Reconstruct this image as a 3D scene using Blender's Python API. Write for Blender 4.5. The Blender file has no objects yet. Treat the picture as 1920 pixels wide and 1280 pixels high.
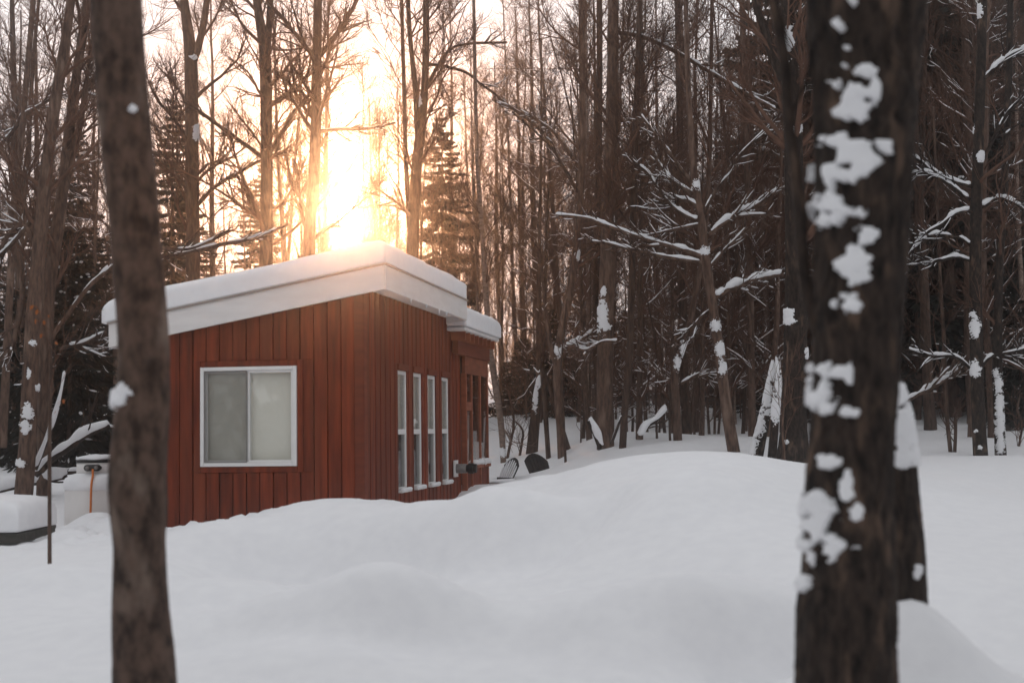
import bpy, math, random
import numpy as np
from mathutils import Vector, Matrix, Euler

sc = bpy.context.scene
col = sc.collection
rng = np.random.default_rng(7)
random.seed(7)

# ------------------------------------------------------------------ camera
FPX = 2667.0                      # focal length in pixels of the 1920 px wide photograph (50 mm)
PITCH, ROLL = math.radians(3.54), math.radians(0.75)
CAM = Vector((0, 0, 1.6))
cd = bpy.data.cameras.new('camera'); cam = bpy.data.objects.new('camera', cd); col.objects.link(cam)
cd.lens = 50; cd.sensor_width = 36; cd.clip_end = 600; cd.clip_start = 0.1
R = Matrix.Rotation(math.radians(90) + PITCH, 3, 'X') @ Matrix.Rotation(-ROLL, 3, 'Z')
cam.matrix_world = Matrix.Translation(CAM) @ R.to_4x4()
cd.dof.use_dof = True; cd.dof.focus_distance = 27; cd.dof.aperture_fstop = 1.7
sc.camera = cam
RI = R.inverted()

def ray(px, py):
    return R @ Vector(((px - 960) / FPX, (640 - py) / FPX, -1))
def at(px, py, Y):
    d = ray(px, py); return CAM + d * (Y / d.y)
def to_px(P):
    """project an (n,3) array"""
    q = (np.asarray(P) - np.array(CAM)) @ np.array(R)      # R^-1 = R^T
    return 960 + FPX * q[..., 0] / -q[..., 2], 640 - FPX * q[..., 1] / -q[..., 2]

# ------------------------------------------------------------------ light
sd = ray(645, 402).normalized()
SUN_EL = math.asin(sd.z); SUN_AZ = math.atan2(sd.x, sd.y)
w = bpy.data.worlds.new('World'); sc.world = w; w.use_nodes = True
nt = w.node_tree; nt.nodes.clear()
out = nt.nodes.new('ShaderNodeOutputWorld'); bg = nt.nodes.new('ShaderNodeBackground')
sky = nt.nodes.new('ShaderNodeTexSky'); sky.sky_type = 'NISHITA'; sky.sun_disc = False
sky.sun_elevation = SUN_EL; sky.sun_rotation = SUN_AZ
sky.air_density = 1.0; sky.dust_density = 2.0; sky.ozone_density = 1.0; sky.altitude = 200
# thin even winter cloud veiling the blue: the same pale colour in every direction
veil = nt.nodes.new('ShaderNodeMix'); veil.data_type = 'RGBA'; veil.inputs[0].default_value = 0.50
veil.inputs[7].default_value = (6.5, 6.6, 6.85, 1)
hsv = nt.nodes.new('ShaderNodeHueSaturation'); hsv.inputs['Saturation'].default_value = 0.06
nt.links.new(sky.outputs[0], hsv.inputs['Color']); cap = nt.nodes.new('ShaderNodeMix'); cap.data_type = 'RGBA'; cap.blend_type = 'DARKEN'; cap.inputs[0].default_value = 1; cap.inputs[7].default_value = (3.7, 3.85, 4.05, 1)   # the thin cloud keeps the aureole from burning
nt.links.new(hsv.outputs[0], cap.inputs[6]); nt.links.new(cap.outputs[2], veil.inputs[6]); nt.links.new(veil.outputs[2], bg.inputs[0])
bg.inputs[1].default_value = 0.15
nt.links.new(bg.outputs[0], out.inputs[0])
sl = bpy.data.lights.new('sun', 'SUN'); sun = bpy.data.objects.new('sun', sl); col.objects.link(sun)
sl.energy = 2.1; sl.angle = math.radians(1.2); sl.color = (1.0, 0.47, 0.22)
sun.rotation_euler = Vector(sd).to_track_quat('Z', 'Y').to_euler()
sun.location = (0, 60, 40)

vs = sc.view_settings
sc.display_settings.display_device = 'sRGB'
vs.view_transform = 'Standard'; vs.look = 'None'; vs.exposure = 0.33; vs.gamma = 1.0; vs.use_curve_mapping = False
sc.cycles.use_denoising = True
sc.cycles.max_bounces = 8; sc.cycles.diffuse_bounces = 3; sc.cycles.glossy_bounces = 3
sc.cycles.volume_bounces = 1; sc.cycles.transparent_max_bounces = 12
sc.cycles.sample_clamp_indirect = 4
HAZE = 0.0026

# ------------------------------------------------------------------ noise, meshes, objects
def _hash(i, j, k):
    h = (i.astype(np.int64) * 374761393 + j.astype(np.int64) * 668265263 + k.astype(np.int64) * 2147483647) & 0xffffffff
    h = ((h ^ (h >> 13)) * 1274126177) & 0xffffffff
    return ((h ^ (h >> 16)) & 0xffff) / 65535.0
def vnoise(p):
    p = np.asarray(p, float); f = np.floor(p); t = p - f; t = t * t * (3 - 2 * t); f = f.astype(np.int64)
    r = 0
    for a in (0, 1):
        for b in (0, 1):
            for c in (0, 1):
                wt = (t[..., 0] if a else 1 - t[..., 0]) * (t[..., 1] if b else 1 - t[..., 1]) * (t[..., 2] if c else 1 - t[..., 2])
                r = r + wt * _hash(f[..., 0] + a, f[..., 1] + b, f[..., 2] + c)
    return r * 2 - 1
def fbm(p, o=4):
    p = np.asarray(p, float); r = 0; a = 0.5
    for i in range(o):
        r = r + a * vnoise(p + 17.3 * i); p = p * 2.03; a *= 0.5
    return r

class MB:
    """collects vertices and faces (numpy) of one mesh"""
    def __init__(s): s.v = []; s.f = []; s.n = 0
    def add(s, v, f):
        v = np.asarray(v, float).reshape(-1, 3)
        s.v.append(v)
        for ff in (f if isinstance(f, list) else [f]):
            ff = np.atleast_2d(np.asarray(ff, np.int64))
            if ff.size == 0: continue
            if len(ff): s.f.append(ff + s.n)
        s.n += len(v)
    def box(s, x0, x1, y0, y1, z0, z1):
        v = [(x, y, z) for z in (z0, z1) for y in (y0, y1) for x in (x0, x1)]
        s.add(v, [(0, 2, 3, 1), (4, 5, 7, 6), (0, 1, 5, 4), (2, 6, 7, 3), (0, 4, 6, 2), (1, 3, 7, 5)])
    def bar(s, a, b, wd, th, up=(0, 0, 1)):
        a = Vector(a); b = Vector(b); d = (b - a).normalized(); sd_ = d.cross(Vector(up)).normalized() * wd / 2
        u_ = sd_.cross(d).normalized() * th / 2
        v = [p + i * sd_ + j * u_ for p in (a, b) for j in (-1, 1) for i in (-1, 1)]
        s.add([tuple(q) for q in v], [(0, 1, 3, 2), (4, 6, 7, 5), (0, 4, 5, 1), (2, 3, 7, 6), (0, 2, 6, 4), (1, 5, 7, 3)])
    def tubes(s, P, Rr, sides=3, cap=True):
        """P (M,N,3) paths, Rr (M,N) radii"""
        P = np.asarray(P, float); Rr = np.asarray(Rr, float)
        if P.ndim == 2: P = P[None]; Rr = Rr[None]
        M, N = P.shape[:2]
        if M == 0: return
        T = np.gradient(P, axis=1); T /= np.linalg.norm(T, axis=2, keepdims=True) + 1e-9
        ref = np.tile(np.array([1.0, 0.13, 0.07]), (M, 1)); mt = T.mean(1)
        ref[np.abs((mt * ref).sum(1)) > 0.8 * np.linalg.norm(mt, axis=1)] = (0.05, 1, 0.1)
        A = ref[:, None] - (ref[:, None] * T).sum(2, keepdims=True) * T; A /= np.linalg.norm(A, axis=2, keepdims=True) + 1e-9
        B = np.cross(T, A)
        ang = np.arange(sides) * 2 * np.pi / sides
        V = P[:, :, None] + Rr[:, :, None, None] * (np.cos(ang)[None, None, :, None] * A[:, :, None] + np.sin(ang)[None, None, :, None] * B[:, :, None])
        idx = np.arange(M * N * sides).reshape(M, N, sides)
        a = idx[:, :-1]; b = idx[:, 1:]
        q = np.stack([a, np.roll(a, -1, 2), np.roll(b, -1, 2), b], -1).reshape(-1, 4)
        fs = [q]
        if cap:
            fs += [idx[:, -1, :].reshape(-1, sides), idx[:, 0, ::-1].reshape(-1, sides)]
        s.add(V.reshape(-1, 3), fs)
    def mesh(s, name, mat, smooth=True):
        me = bpy.data.meshes.new(name)
        V = np.concatenate(s.v) if s.v else np.zeros((0, 3))
        lt = np.concatenate([np.full(len(f), f.shape[1]) for f in s.f]); lv = np.concatenate([f.ravel() for f in s.f])
        me.vertices.add(len(V)); me.vertices.foreach_set('co', V.ravel())
        me.loops.add(len(lv)); me.loops.foreach_set('vertex_index', lv.astype(np.int32))
        me.polygons.add(len(lt))
        me.polygons.foreach_set('loop_start', np.concatenate([[0], np.cumsum(lt)[:-1]]).astype(np.int32))
        me.polygons.foreach_set('use_smooth', np.full(len(lt), smooth))
        me.update(calc_edges=True); me.validate()
        for m in (mat if isinstance(mat, list) else [mat]): me.materials.append(m)
        return me
    def obj(s, name, mat, parent=None, smooth=True, **kw):
        return link(name, s.mesh(name, mat, smooth), parent, **kw)
def link(name, data, parent=None, **kw):
    o = bpy.data.objects.new(name, data); col.objects.link(o)
    if parent is not None: o.parent = parent
    for k, v in kw.items(): o[k] = v
    return o
def thing(name, label, cat, loc=(0, 0, 0), rz=0, group=None):
    o = bpy.data.objects.new(name, None); col.objects.link(o); o.location = loc; o.rotation_euler = (0, 0, rz)
    o.empty_display_size = 0.2
    o['label'] = label; o['category'] = cat
    if group: o['group'] = group
    return o
def dup(root, loc, rz, scl, label, group=None):
    r = root.copy(); col.objects.link(r); r.location = loc; r.rotation_euler = (0, 0, rz); r.scale = (scl, scl, scl)
    r['label'] = label
    if group: r['group'] = group
    for ch in list(root.children):
        c = ch.copy(); col.objects.link(c); c.parent = r
        for g in ch.children:
            d = g.copy(); col.objects.link(d); d.parent = c
    return r
def bevel(o, wd=0.006, seg=2):
    m = o.modifiers.new('bevel', 'BEVEL'); m.width = wd; m.segments = seg; m.limit_method = 'ANGLE'; return o

# ------------------------------------------------------------------ materials
def mat(name, c1, c2=None, scale=(4, 4, 4), rough=0.8, bump=0.0, bdist=0.02, detail=5, c3=None, spec=0.3, rnd=0.0, lo=0.35, hi=0.65):
    m = bpy.data.materials.new(name); m.use_nodes = True; t = m.node_tree; N = t.nodes; L = t.links
    b = N['Principled BSDF']; b.inputs['Roughness'].default_value = rough; b.inputs['Specular IOR Level'].default_value = spec
    b.inputs['Base Color'].default_value = (*c1, 1)
    tc = N.new('ShaderNodeTexCoord'); mp = N.new('ShaderNodeMapping'); mp.inputs['Scale'].default_value = scale
    L.new(tc.outputs['Object'], mp.inputs[0])
    n = N.new('ShaderNodeTexNoise'); n.inputs['Scale'].default_value = 1; n.inputs['Detail'].default_value = detail; n.inputs['Roughness'].default_value = 0.6
    L.new(mp.outputs[0], n.inputs['Vector'])
    if c2:
        r = N.new('ShaderNodeValToRGB'); e = r.color_ramp.elements
        e[0].position = lo; e[0].color = (*c1, 1); e[1].position = hi; e[1].color = (*c2, 1)
        L.new(n.outputs['Fac'], r.inputs[0]); src = r.outputs[0]
        if c3:
            n2 = N.new('ShaderNodeTexNoise'); n2.inputs['Scale'].default_value = 0.35; n2.inputs['Detail'].default_value = 6; L.new(mp.outputs[0], n2.inputs['Vector'])
            r2 = N.new('ShaderNodeValToRGB'); e2 = r2.color_ramp.elements; e2[0].position = 0.56; e2[0].color = (0, 0, 0, 1); e2[1].position = 0.70; e2[1].color = (1, 1, 1, 1)
            L.new(n2.outputs['Fac'], r2.inputs[0])
            mx = N.new('ShaderNodeMix'); mx.data_type = 'RGBA'; L.new(r2.outputs[0], mx.inputs[0]); L.new(src, mx.inputs[6]); mx.inputs[7].default_value = (*c3, 1); src = mx.outputs[2]
        if rnd:
            oi = N.new('ShaderNodeObjectInfo'); hs = N.new('ShaderNodeHueSaturation')
            mr = N.new('ShaderNodeMapRange'); mr.inputs[3].default_value = 1 - rnd; mr.inputs[4].default_value = 1 + rnd
            L.new(oi.outputs['Random'], mr.inputs[0]); L.new(mr.outputs[0], hs.inputs['Value']); L.new(src, hs.inputs['Color']); src = hs.outputs[0]
        L.new(src, b.inputs['Base Color'])
    if bump:
        bp = N.new('ShaderNodeBump'); bp.inputs['Strength'].default_value = bump; bp.inputs['Distance'].default_value = bdist
        L.new(n.outputs['Fac'], bp.inputs['Height']); L.new(bp.outputs[0], b.inputs['Normal'])
    return m
M = {}
M['snow'] = mat('snow', (0.80, 0.80, 0.82), (0.84, 0.84, 0.855), (7, 7, 7), 0.85, 0.25, 0.02, 6, spec=0.2)
M['bark'] = mat('bark', (0.040, 0.024, 0.018), (0.125, 0.078, 0.058), (22, 22, 5), 0.95, 0.6, 0.02, c3=(0.17, 0.115, 0.088), rnd=0.35)
M['bark_pale'] = mat('bark_pale', (0.13, 0.088, 0.068), (0.30, 0.22, 0.18), (9, 9, 30), 0.9, 0.3, 0.01, rnd=0.2)
M['bark_old'] = mat('bark_old', (0.006, 0.0045, 0.004), (0.048, 0.033, 0.026), (30, 30, 11), 0.95, 0.7, 0.02, c3=(0.12, 0.078, 0.056))
M['bark_smooth'] = mat('bark_smooth', (0.024, 0.0155, 0.012), (0.112, 0.072, 0.055), (16, 16, 9), 0.95, 0.6, 0.012, c3=(0.17, 0.125, 0.10), lo=0.36, hi=0.62)
M['twig'] = mat('twig', (0.075, 0.040, 0.028), (0.14, 0.075, 0.052), (3, 3, 3), 0.9, rnd=0.3)
M['needle'] = mat('needle', (0.007, 0.009, 0.007), (0.020, 0.022, 0.016), (3, 3, 3), 0.9, rnd=0.3)
M['leaf'] = mat('dead_leaf', (0.30, 0.08, 0.02), (0.45, 0.15, 0.04), (30, 30, 30), 0.8)
M['siding'] = mat('siding', (0.10, 0.017, 0.006), (0.215, 0.038, 0.012), (13, 13, 1.2), 0.72, 0.3, 0.006, 7, c3=(0.16, 0.036, 0.015), rnd=0.22)
M['trim'] = mat('trim', (0.13, 0.028, 0.013), (0.18, 0.040, 0.018), (3, 3, 12), 0.7, 0.2, 0.004, rnd=0.15)
M['porchwood'] = mat('porchwood', (0.20, 0.060, 0.030), (0.30, 0.095, 0.050), (3, 3, 10), 0.7, 0.2, 0.004, rnd=0.15)
M['white'] = mat('white_paint', (0.70, 0.67, 0.655), (0.76, 0.735, 0.72), (2, 2, 9), 0.55, 0.08, 0.004)
M['drip'] = mat('drip_metal', (0.26, 0.22, 0.20), (0.33, 0.29, 0.26), (6, 6, 6), 0.6)
M['vinyl'] = mat('vinyl', (0.74, 0.73, 0.72), (0.78, 0.77, 0.76), (6, 6, 6), 0.4)
M['blind'] = mat('blind', (0.72, 0.70, 0.63), (0.78, 0.76, 0.69), (1.5, 1.5, 2.5), 0.9)
M['dark'] = mat('dark_room', (0.10, 0.088, 0.078), (0.14, 0.12, 0.105), (2, 2, 2), 0.9)  # dimness of the rooms put into the colour
M['black'] = mat('black_metal', (0.012, 0.012, 0.012), (0.02, 0.02, 0.02), (20, 20, 20), 0.5)
M['grey'] = mat('grey_metal', (0.16, 0.15, 0.145), (0.22, 0.21, 0.20), (20, 20, 20), 0.45)
M['chair'] = mat('chair_paint', (0.010, 0.009, 0.009), (0.018, 0.016, 0.016), (20, 20, 4), 0.6)
M['tank'] = mat('tank_paint', (0.70, 0.67, 0.65), (0.76, 0.73, 0.71), (3, 3, 3), 0.45)
M['hose'] = mat('hose', (0.55, 0.14, 0.02), (0.6, 0.17, 0.03), (20, 20, 20), 0.5)
M['oldwood'] = mat('oldwood', (0.035, 0.033, 0.028), (0.07, 0.066, 0.058), (3, 12, 12), 0.9, 0.3, 0.005)

def glassy(name, tint, fac_screen=None):
    m = bpy.data.materials.new(name); m.use_nodes = True; t = m.node_tree; N = t.nodes; L = t.links
    N.remove(N['Principled BSDF'])
    tr = N.new('ShaderNodeBsdfTransparent'); tr.inputs[0].default_value = (*tint, 1)
    mx = N.new('ShaderNodeMixShader')
    if fac_screen is None:
        g = N.new('ShaderNodeBsdfGlossy'); g.inputs['Roughness'].default_value = 0.02; g.inputs[0].default_value = (0.95, 0.95, 0.95, 1)
        fr = N.new('ShaderNodeLayerWeight'); pw = N.new('ShaderNodeMath'); pw.operation = 'POWER'; pw.inputs[1].default_value = 4.5; L.new(fr.outputs['Facing'], pw.inputs[0])
        ma = N.new('ShaderNodeMath'); ma.operation = 'MULTIPLY_ADD'; ma.inputs[1].default_value = 0.8; ma.inputs[2].default_value = 0.04; L.new(pw.outputs[0], ma.inputs[0]); L.new(ma.outputs[0], mx.inputs[0])
    else:
        g = N.new('ShaderNodeBsdfDiffuse'); g.inputs[0].default_value = (0.05, 0.048, 0.045, 1); mx.inputs[0].default_value = fac_screen
    L.new(tr.outputs[0], mx.inputs[1]); L.new(g.outputs[0], mx.inputs[2]); L.new(mx.outputs[0], N['Material Output'].inputs[0])
    return m
M['glass'] = glassy('glass', (0.985, 0.99, 0.985)); M['screen'] = glassy('insect_mesh', (1, 1, 1), 0.17)

# ------------------------------------------------------------------ terrain
CP = []   # control points of the snow surface (x, y, z)
def cp(px, py, Y): p = at(px, py, Y); CP.append((p.x, p.y, p.z))
for a in [(0, 1285, 8.0), (480, 1285, 8.0), (960, 1285, 8.0), (1400, 1285, 8.0), (1920, 1285, 8.2),
          # left front crest and the hollow behind it
          (-100, 1095, 12), (60, 1082, 12), (200, 1071, 12.3), (320, 1052, 12.8), (60, 1170, 9.8), (300, 1165, 9.8),
          (60, 1035, 14.8), (0, 1022, 16.2), (170, 1003, 18.0), (110, 990, 19.6), (45, 937, 22), (120, 925, 24), (-60, 940, 22),
          (320, 1003, 16.9), (330, 992, 17.8), (240, 1030, 15.0), (260, 995, 18.0),
          # ridge of shed snow before the cabin front
          (400, 992, 16.0), (490, 970, 15.7), (570, 953, 15.6), (690, 938, 15.5), (790, 943, 15.6), (838, 951, 16.0),
          (450, 1080, 12.6), (600, 1060, 12.6), (760, 1050, 12.8), (600, 1160, 10.0), (900, 1150, 10.0),
          (900, 1010, 13.4), (820, 985, 14.4), (700, 985, 14.0),
          # near mound
          (890, 938, 15.4), (905, 922, 15.6), (968, 905, 15.6), (1056, 898, 15.4), (1090, 878, 15.4), (1152, 867, 15.2), (1246, 853, 15.0), (1309, 849, 14.8), (1371, 850, 14.6), (1434, 857, 14.6), (1500, 876, 14.6),
          (1100, 960, 13.0), (1300, 900, 13.4), (1300, 980, 11.8), (1300, 1090, 10.0), (1500, 980, 12.0), (1500, 1120, 9.6), (1080, 1080, 11.0),
          # bank before the chairs, notch beside the long wall
          (842, 946, 20.8), (866, 920, 23.0), (915, 907, 24.6), (978, 904, 25.2), (1030, 891, 26.2), (1078, 862, 27.6),
          (930, 950, 18.6), (1050, 925, 18.5), (1250, 880, 18.0), (1420, 880, 18.0),
          (880, 905, 27.0), (940, 893, 28.0), (1000, 896, 28.4), (930, 850, 33), (1000, 840, 33), (1135, 816, 29), (1200, 824, 28.5), (1275, 832, 27.5), (1290, 816, 31), (1375, 847, 26), (1490, 864, 24), (1440, 850, 26),
          (960, 775, 42), (1100, 768, 44), (1250, 766, 44), (1400, 775, 42), (1180, 758, 60), (950, 758, 60), (1450, 762, 60),
          # right-hand flat
          (1700, 1190, 7.9), (1850, 1120, 9.6), (1850, 1000, 12.6), (1850, 920, 17), (1850, 880, 21), (1850, 850, 25.5), (1740, 860, 24), (1650, 880, 20), (1780, 856, 25), (1940, 850, 25),
          (1780, 815, 31), (1900, 815, 31), (1780, 772, 42), (1900, 765, 44), (1780, 752, 62), (1950, 748, 62),
          # left behind
          (45, 880, 30), (180, 880, 32), (100, 850, 42), (250, 850, 42), (0, 820, 60), (250, 820, 60), (500, 820, 45), (700, 810, 45), (600, 790, 62)]:
    cp(*a)
for a in [(-60, 0, 0.3), (-30, -10, 0.1), (0, -10, 0), (30, -10, 0.2), (-40, -34, .3), (0, -34, .2), (40, -34, .3), (60, 0, 0.6), (0, 3, 0.0), (-8, 4, 0.1), (8, 4, 0.15), (-4, 6, 0.1), (4, 6, 0.15), (-60, 40, 1.6), (70, 40, 2.6), (-80, 140, 5), (0, 140, 6), (80, 140, 9), (-40, 90, 3), (0, 95, 4), (40, 95, 5.5), (14, 14, 0.8), (-14, 14, 0.5), (20, 30, 1.6), (-20, 30, 1.0), (-1.2, 22, 0.4), (-3, 20, 0.4)]:
    CP.append(a)
CP = np.array(CP)
def _U(r2): return 0.5 * r2 * np.log(r2 + 1e-9)
_n = len(CP); _K = _U(((CP[:, None, :2] - CP[None, :, :2]) ** 2).sum(2)) + np.eye(_n) * 0.02
_P = np.c_[np.ones(_n), CP[:, :2]]
_A = np.block([[_K, _P], [_P.T, np.zeros((3, 3))]]); _W = np.linalg.solve(_A, np.r_[CP[:, 2], 0, 0, 0])
BUMPS = []   # (x, y, amp, radius)
def bump(px, py, Y, amp, r): p = at(px, py, Y); BUMPS.append((p.x, p.y, amp, r))
bump(1700, 1200, 6.75, 0.36, 0.34); bump(1730, 1230, 6.9, 0.16, 0.6)
for a in [(650, 1175, 9.4, 0.16, 0.50), (760, 1185, 9.3, 0.10, 0.40), (1440, 1190, 8.6, -0.16, 0.36), (1360, 1140, 9.3, 0.12, 0.5), (950, 1008, 13.3, 0.24, 0.46), (850, 1000, 13.6, 0.15, 0.50), (740, 1000, 13.8, 0.13, 0.55), (1050, 1035, 12.8, -0.16, 0.45), (960, 1055, 12.2, -0.10, 0.45), (620, 990, 14.6, 0.12, 0.55), (520, 1040, 13.2, -0.12, 0.5), (420, 1030, 13.9, 0.12, 0.45),
          (1180, 960, 12.8, 0.10, 0.7), (1330, 930, 13.0, 0.08, 0.7), (1130, 1120, 10.2, 0.10, 0.6), (880, 1120, 10.4, -0.08, 0.5), (1270, 1080, 10.4, -0.12, 0.55), (1000, 1180, 9.2, .08, .45), (1230, 1190, 9.0, .07, .5), (330, 1200, 9.3, .07, .5), (560, 1240, 8.5, .05, .4), (1000, 1110, 10.6, -.06, .5), (540, 1045, 13.0, -.07, .5), (660, 1030, 13.0, -.08, .5), (770, 1035, 12.9, -.08, .5), (1150, 1040, 11.4, -.06, .6), (165, 990, 18.1, 0.16, 0.42), (225, 985, 17.6, 0.2, 0.5), (120, 1100, 11.4, 0.08, 0.5), (420, 1125, 11.0, 0.10, 0.5)]: bump(*a)
def H(x, y, fine=True):
    x = np.asarray(x, float); y = np.asarray(y, float); sh = x.shape; x = x.ravel(); y = y.ravel()
    z = np.empty(len(x))
    for i in range(0, len(x), 20000):
        a = x[i:i + 20000]; b = y[i:i + 20000]
        d2 = (a[:, None] - CP[None, :, 0]) ** 2 + (b[:, None] - CP[None, :, 1]) ** 2
        z[i:i + 20000] = _U(d2) @ _W[:_n] + _W[_n] + _W[_n + 1] * a + _W[_n + 2] * b
    for bx, by, am, rr in BUMPS:
        am = am * ((1.9 if by < 11.5 else 1.4) if am > 0 else 2.2) if by > 7.6 and by < 15 else am
        d2_ = ((x - bx) / 1.35) ** 2 + (y - by) ** 2 if 7.6 < by < 15 else (x - bx) ** 2 + (y - by) ** 2
        d2_ = d2_ / (rr * rr); z += am * np.exp(-(d2_ ** 1.6 if am > 0 and 7.6 < by < 15 else d2_))
    p = np.c_[x, y, 0 * x]
    z += 0.09 * fbm(p * 0.55, 2) + 0.45 * np.clip((y - 32) / 40, 0, 1) * fbm(p * 0.25 + 9, 3)
    if fine:
        # crumbly thrown snow round the tank and along the ridge by the cabin
        c1 = np.exp(-((x + 5.1) ** 2 + (y - 16.6) ** 2) / 2.2) + 1.0 * np.exp(-((x + 3.2) ** 2 / 1.6 + (y - 15.6) ** 2 / .6)) + 0.6 * np.exp(-((x + 0.5) ** 2 / 1.6 + (y - 17.5) ** 2 / 6)) 
        z += c1 * (0.13 * fbm(p * 2.2 + 3, 4) + 0.22 * np.abs(fbm(p * 3.3 + 5, 3)))
        z += 0.002 * fbm(p * 5, 3)
    return z.reshape(sh)
def Hs(x, y): return float(H(np.array([x]), np.array([y]))[0])

xs = np.r_[np.linspace(-90, -16, 40)[:-1], np.linspace(-16, -7, 40)[:-1], np.linspace(-7, 7, 230)[:-1], np.linspace(7, 16, 50)[:-1], np.linspace(16, 90, 50)]
ys = np.r_[np.linspace(-34, 5, 30)[:-1], np.linspace(5, 20, 230)[:-1], np.linspace(20, 34, 110)[:-1], np.linspace(34, 60, 80)[:-1], np.linspace(60, 140, 50)]
X, Y = np.meshgrid(xs, ys); Z = H(X, Y)
ny, nx = X.shape; I = np.arange(nx * ny).reshape(ny, nx)
b = MB(); b.add(np.stack([X, Y, Z], -1), np.stack([I[:-1, :-1], I[:-1, 1:], I[1:, 1:], I[1:, :-1]], -1).reshape(-1, 4))
b.obj('snowy_ground', M['snow'], kind='structure')

# ------------------------------------------------------------------ cabin
VA = math.atan2(1400 - 960, FPX)                       # heading of the long wall
Vv = Vector((math.sin(VA), math.cos(VA), 0)); Uu = Vector((-math.cos(VA), math.sin(VA), 0))
C0 = at(678, 800, 17.2); C0.z = 0
cabin = thing('cabin', 'small red board-sided cabin with a snow-covered slanted roof', 'cabin', C0)
CM = Matrix(((Uu.x, Vv.x, 0), (Uu.y, Vv.y, 0), (0, 0, 1))).to_4x4()
# local axes: x = u (to the left along the front), y = v (away along the long wall). u x v points down, so mirror: use x' = -u
CM = Matrix(((-Uu.x, Vv.x, 0), (-Uu.y, Vv.y, 0), (0, 0, 1)))
cabin.rotation_euler = CM.to_euler()
SL = 0.178                                             # roof rise per metre towards the long wall
FW, LW = 2.82, 5.92                                    # front width, long wall length
def roof_z(u): return 3.60 - SL * (u + 0.335)          # top of the fascia
def wall_top(u): return roof_z(u) - 0.20
Zb = -0.5
# core behind the siding (dark sheathing with openings is not needed: windows sit in shallow boxes)
def ubox(bm, u0, u1, v0, v1, z0, z1): bm.box(-u1, -u0, v0, v1, z0, z1)
WU0, WU1, WZ0, WZ1 = 0.802, 2.032, 1.194, 2.41         # front window
SW = [(1.749, 2.275), (2.645, 3.17), (3.565, 4.085), (4.50, 5.02)]; SZ0, SZ1 = 0.80, 2.41
def prism(bm, u0, u1, v0, v1, z0, zt0, zt1):
    """box whose top runs from zt0 at u0 to zt1 at u1"""
    v = [(-u, vv, z) for (u, zt) in ((u0, zt0), (u1, zt1)) for vv in (v0, v1) for z in (z0, zt)]
    bm.add(v, [(0, 1, 3, 2), (4, 6, 7, 5), (0, 4, 5, 1), (2, 3, 7, 6), (0, 2, 6, 4), (1, 5, 7, 3)])
b = MB(); T = 0.10                                      # carcass: walls in pieces round the openings, set back 60 mm
IN = 0.03
ubox(b, WU1, FW - IN, IN, T, Zb, wall_top(FW)); ubox(b, IN, WU0, IN, T, Zb, wall_top(WU0)); ubox(b, WU0, WU1, IN, T, Zb, WZ0); prism(b, WU0, WU1, IN, T, WZ1, wall_top(WU0), wall_top(WU1))
ve = [T] + [q for s in SW for q in s] + [LW]
for i in range(0, len(ve), 2): ubox(b, IN, T, ve[i], ve[i + 1], Zb, wall_top(0))
for s in SW: ubox(b, IN, T, s[0], s[1], Zb, SZ0); ubox(b, IN, T, s[0], s[1], SZ1, wall_top(0))
ubox(b, FW - T, FW, T, LW, Zb, wall_top(FW)); prism(b, T, FW - T, LW - T, LW, Zb, wall_top(T), wall_top(FW - T))
b.obj('wall', M['siding'], cabin, smooth=False)
# front boards
BW = 0.172; u = 0.075; k = 0
while u < FW - 0.02:
    u1 = min(u + BW, FW); pr = 0.0 if k % 2 else 0.010
    segs = [(u, u1)]
    for (a, c) in segs:
        pieces = [(Zb, None)]
        if a < WU1 + 0.06 and c > WU0 - 0.06: pieces = [(Zb, WZ0 - 0.075), (WZ1 + 0.075, None)]
        for (z0, z1) in pieces:
            g = 0.0065
            bb = MB(); t0 = wall_top(a) if z1 is None else z1; t1 = wall_top(c) if z1 is None else z1
            prism(bb, a + g, c - g, -pr - 0.012, IN - 0.002, z0, t0, t1)
            # boards that straddle the jamb are cut to it
            bevel(bb.obj('board', M['siding'], cabin, smooth=False), 0.004, 1)
    # side filler beside the window for straddling boards
    for (e0, e1) in ((u, min(u1, WU0 - 0.075)), (max(u, WU1 + 0.075), u1)):
        if u < WU1 + 0.06 and u1 > WU0 - 0.06 and e1 - e0 > 0.012:
            bb = MB(); ubox(bb, e0 + (.0065 if e0 == u else 0), e1 - (.0065 if e1 == u1 else 0), -0.012 - pr, IN - 0.003, WZ0 - 0.075, WZ1 + 0.075); bb.obj('board', M['siding'], cabin, smooth=False)
    u = u1; k += 1
# corner boards
b = MB(); prism(b, -0.045, 0.075, -0.046, -0.016, Zb, wall_top(-0.04), wall_top(0.075)); bevel(b.obj('corner_board', M['trim'], cabin, smooth=False))
b = MB(); ubox(b, -0.044, -0.016, -0.015, 0.10, Zb, wall_top(0) - .01); bevel(b.obj('corner_board', M['trim'], cabin, smooth=False))
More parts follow.
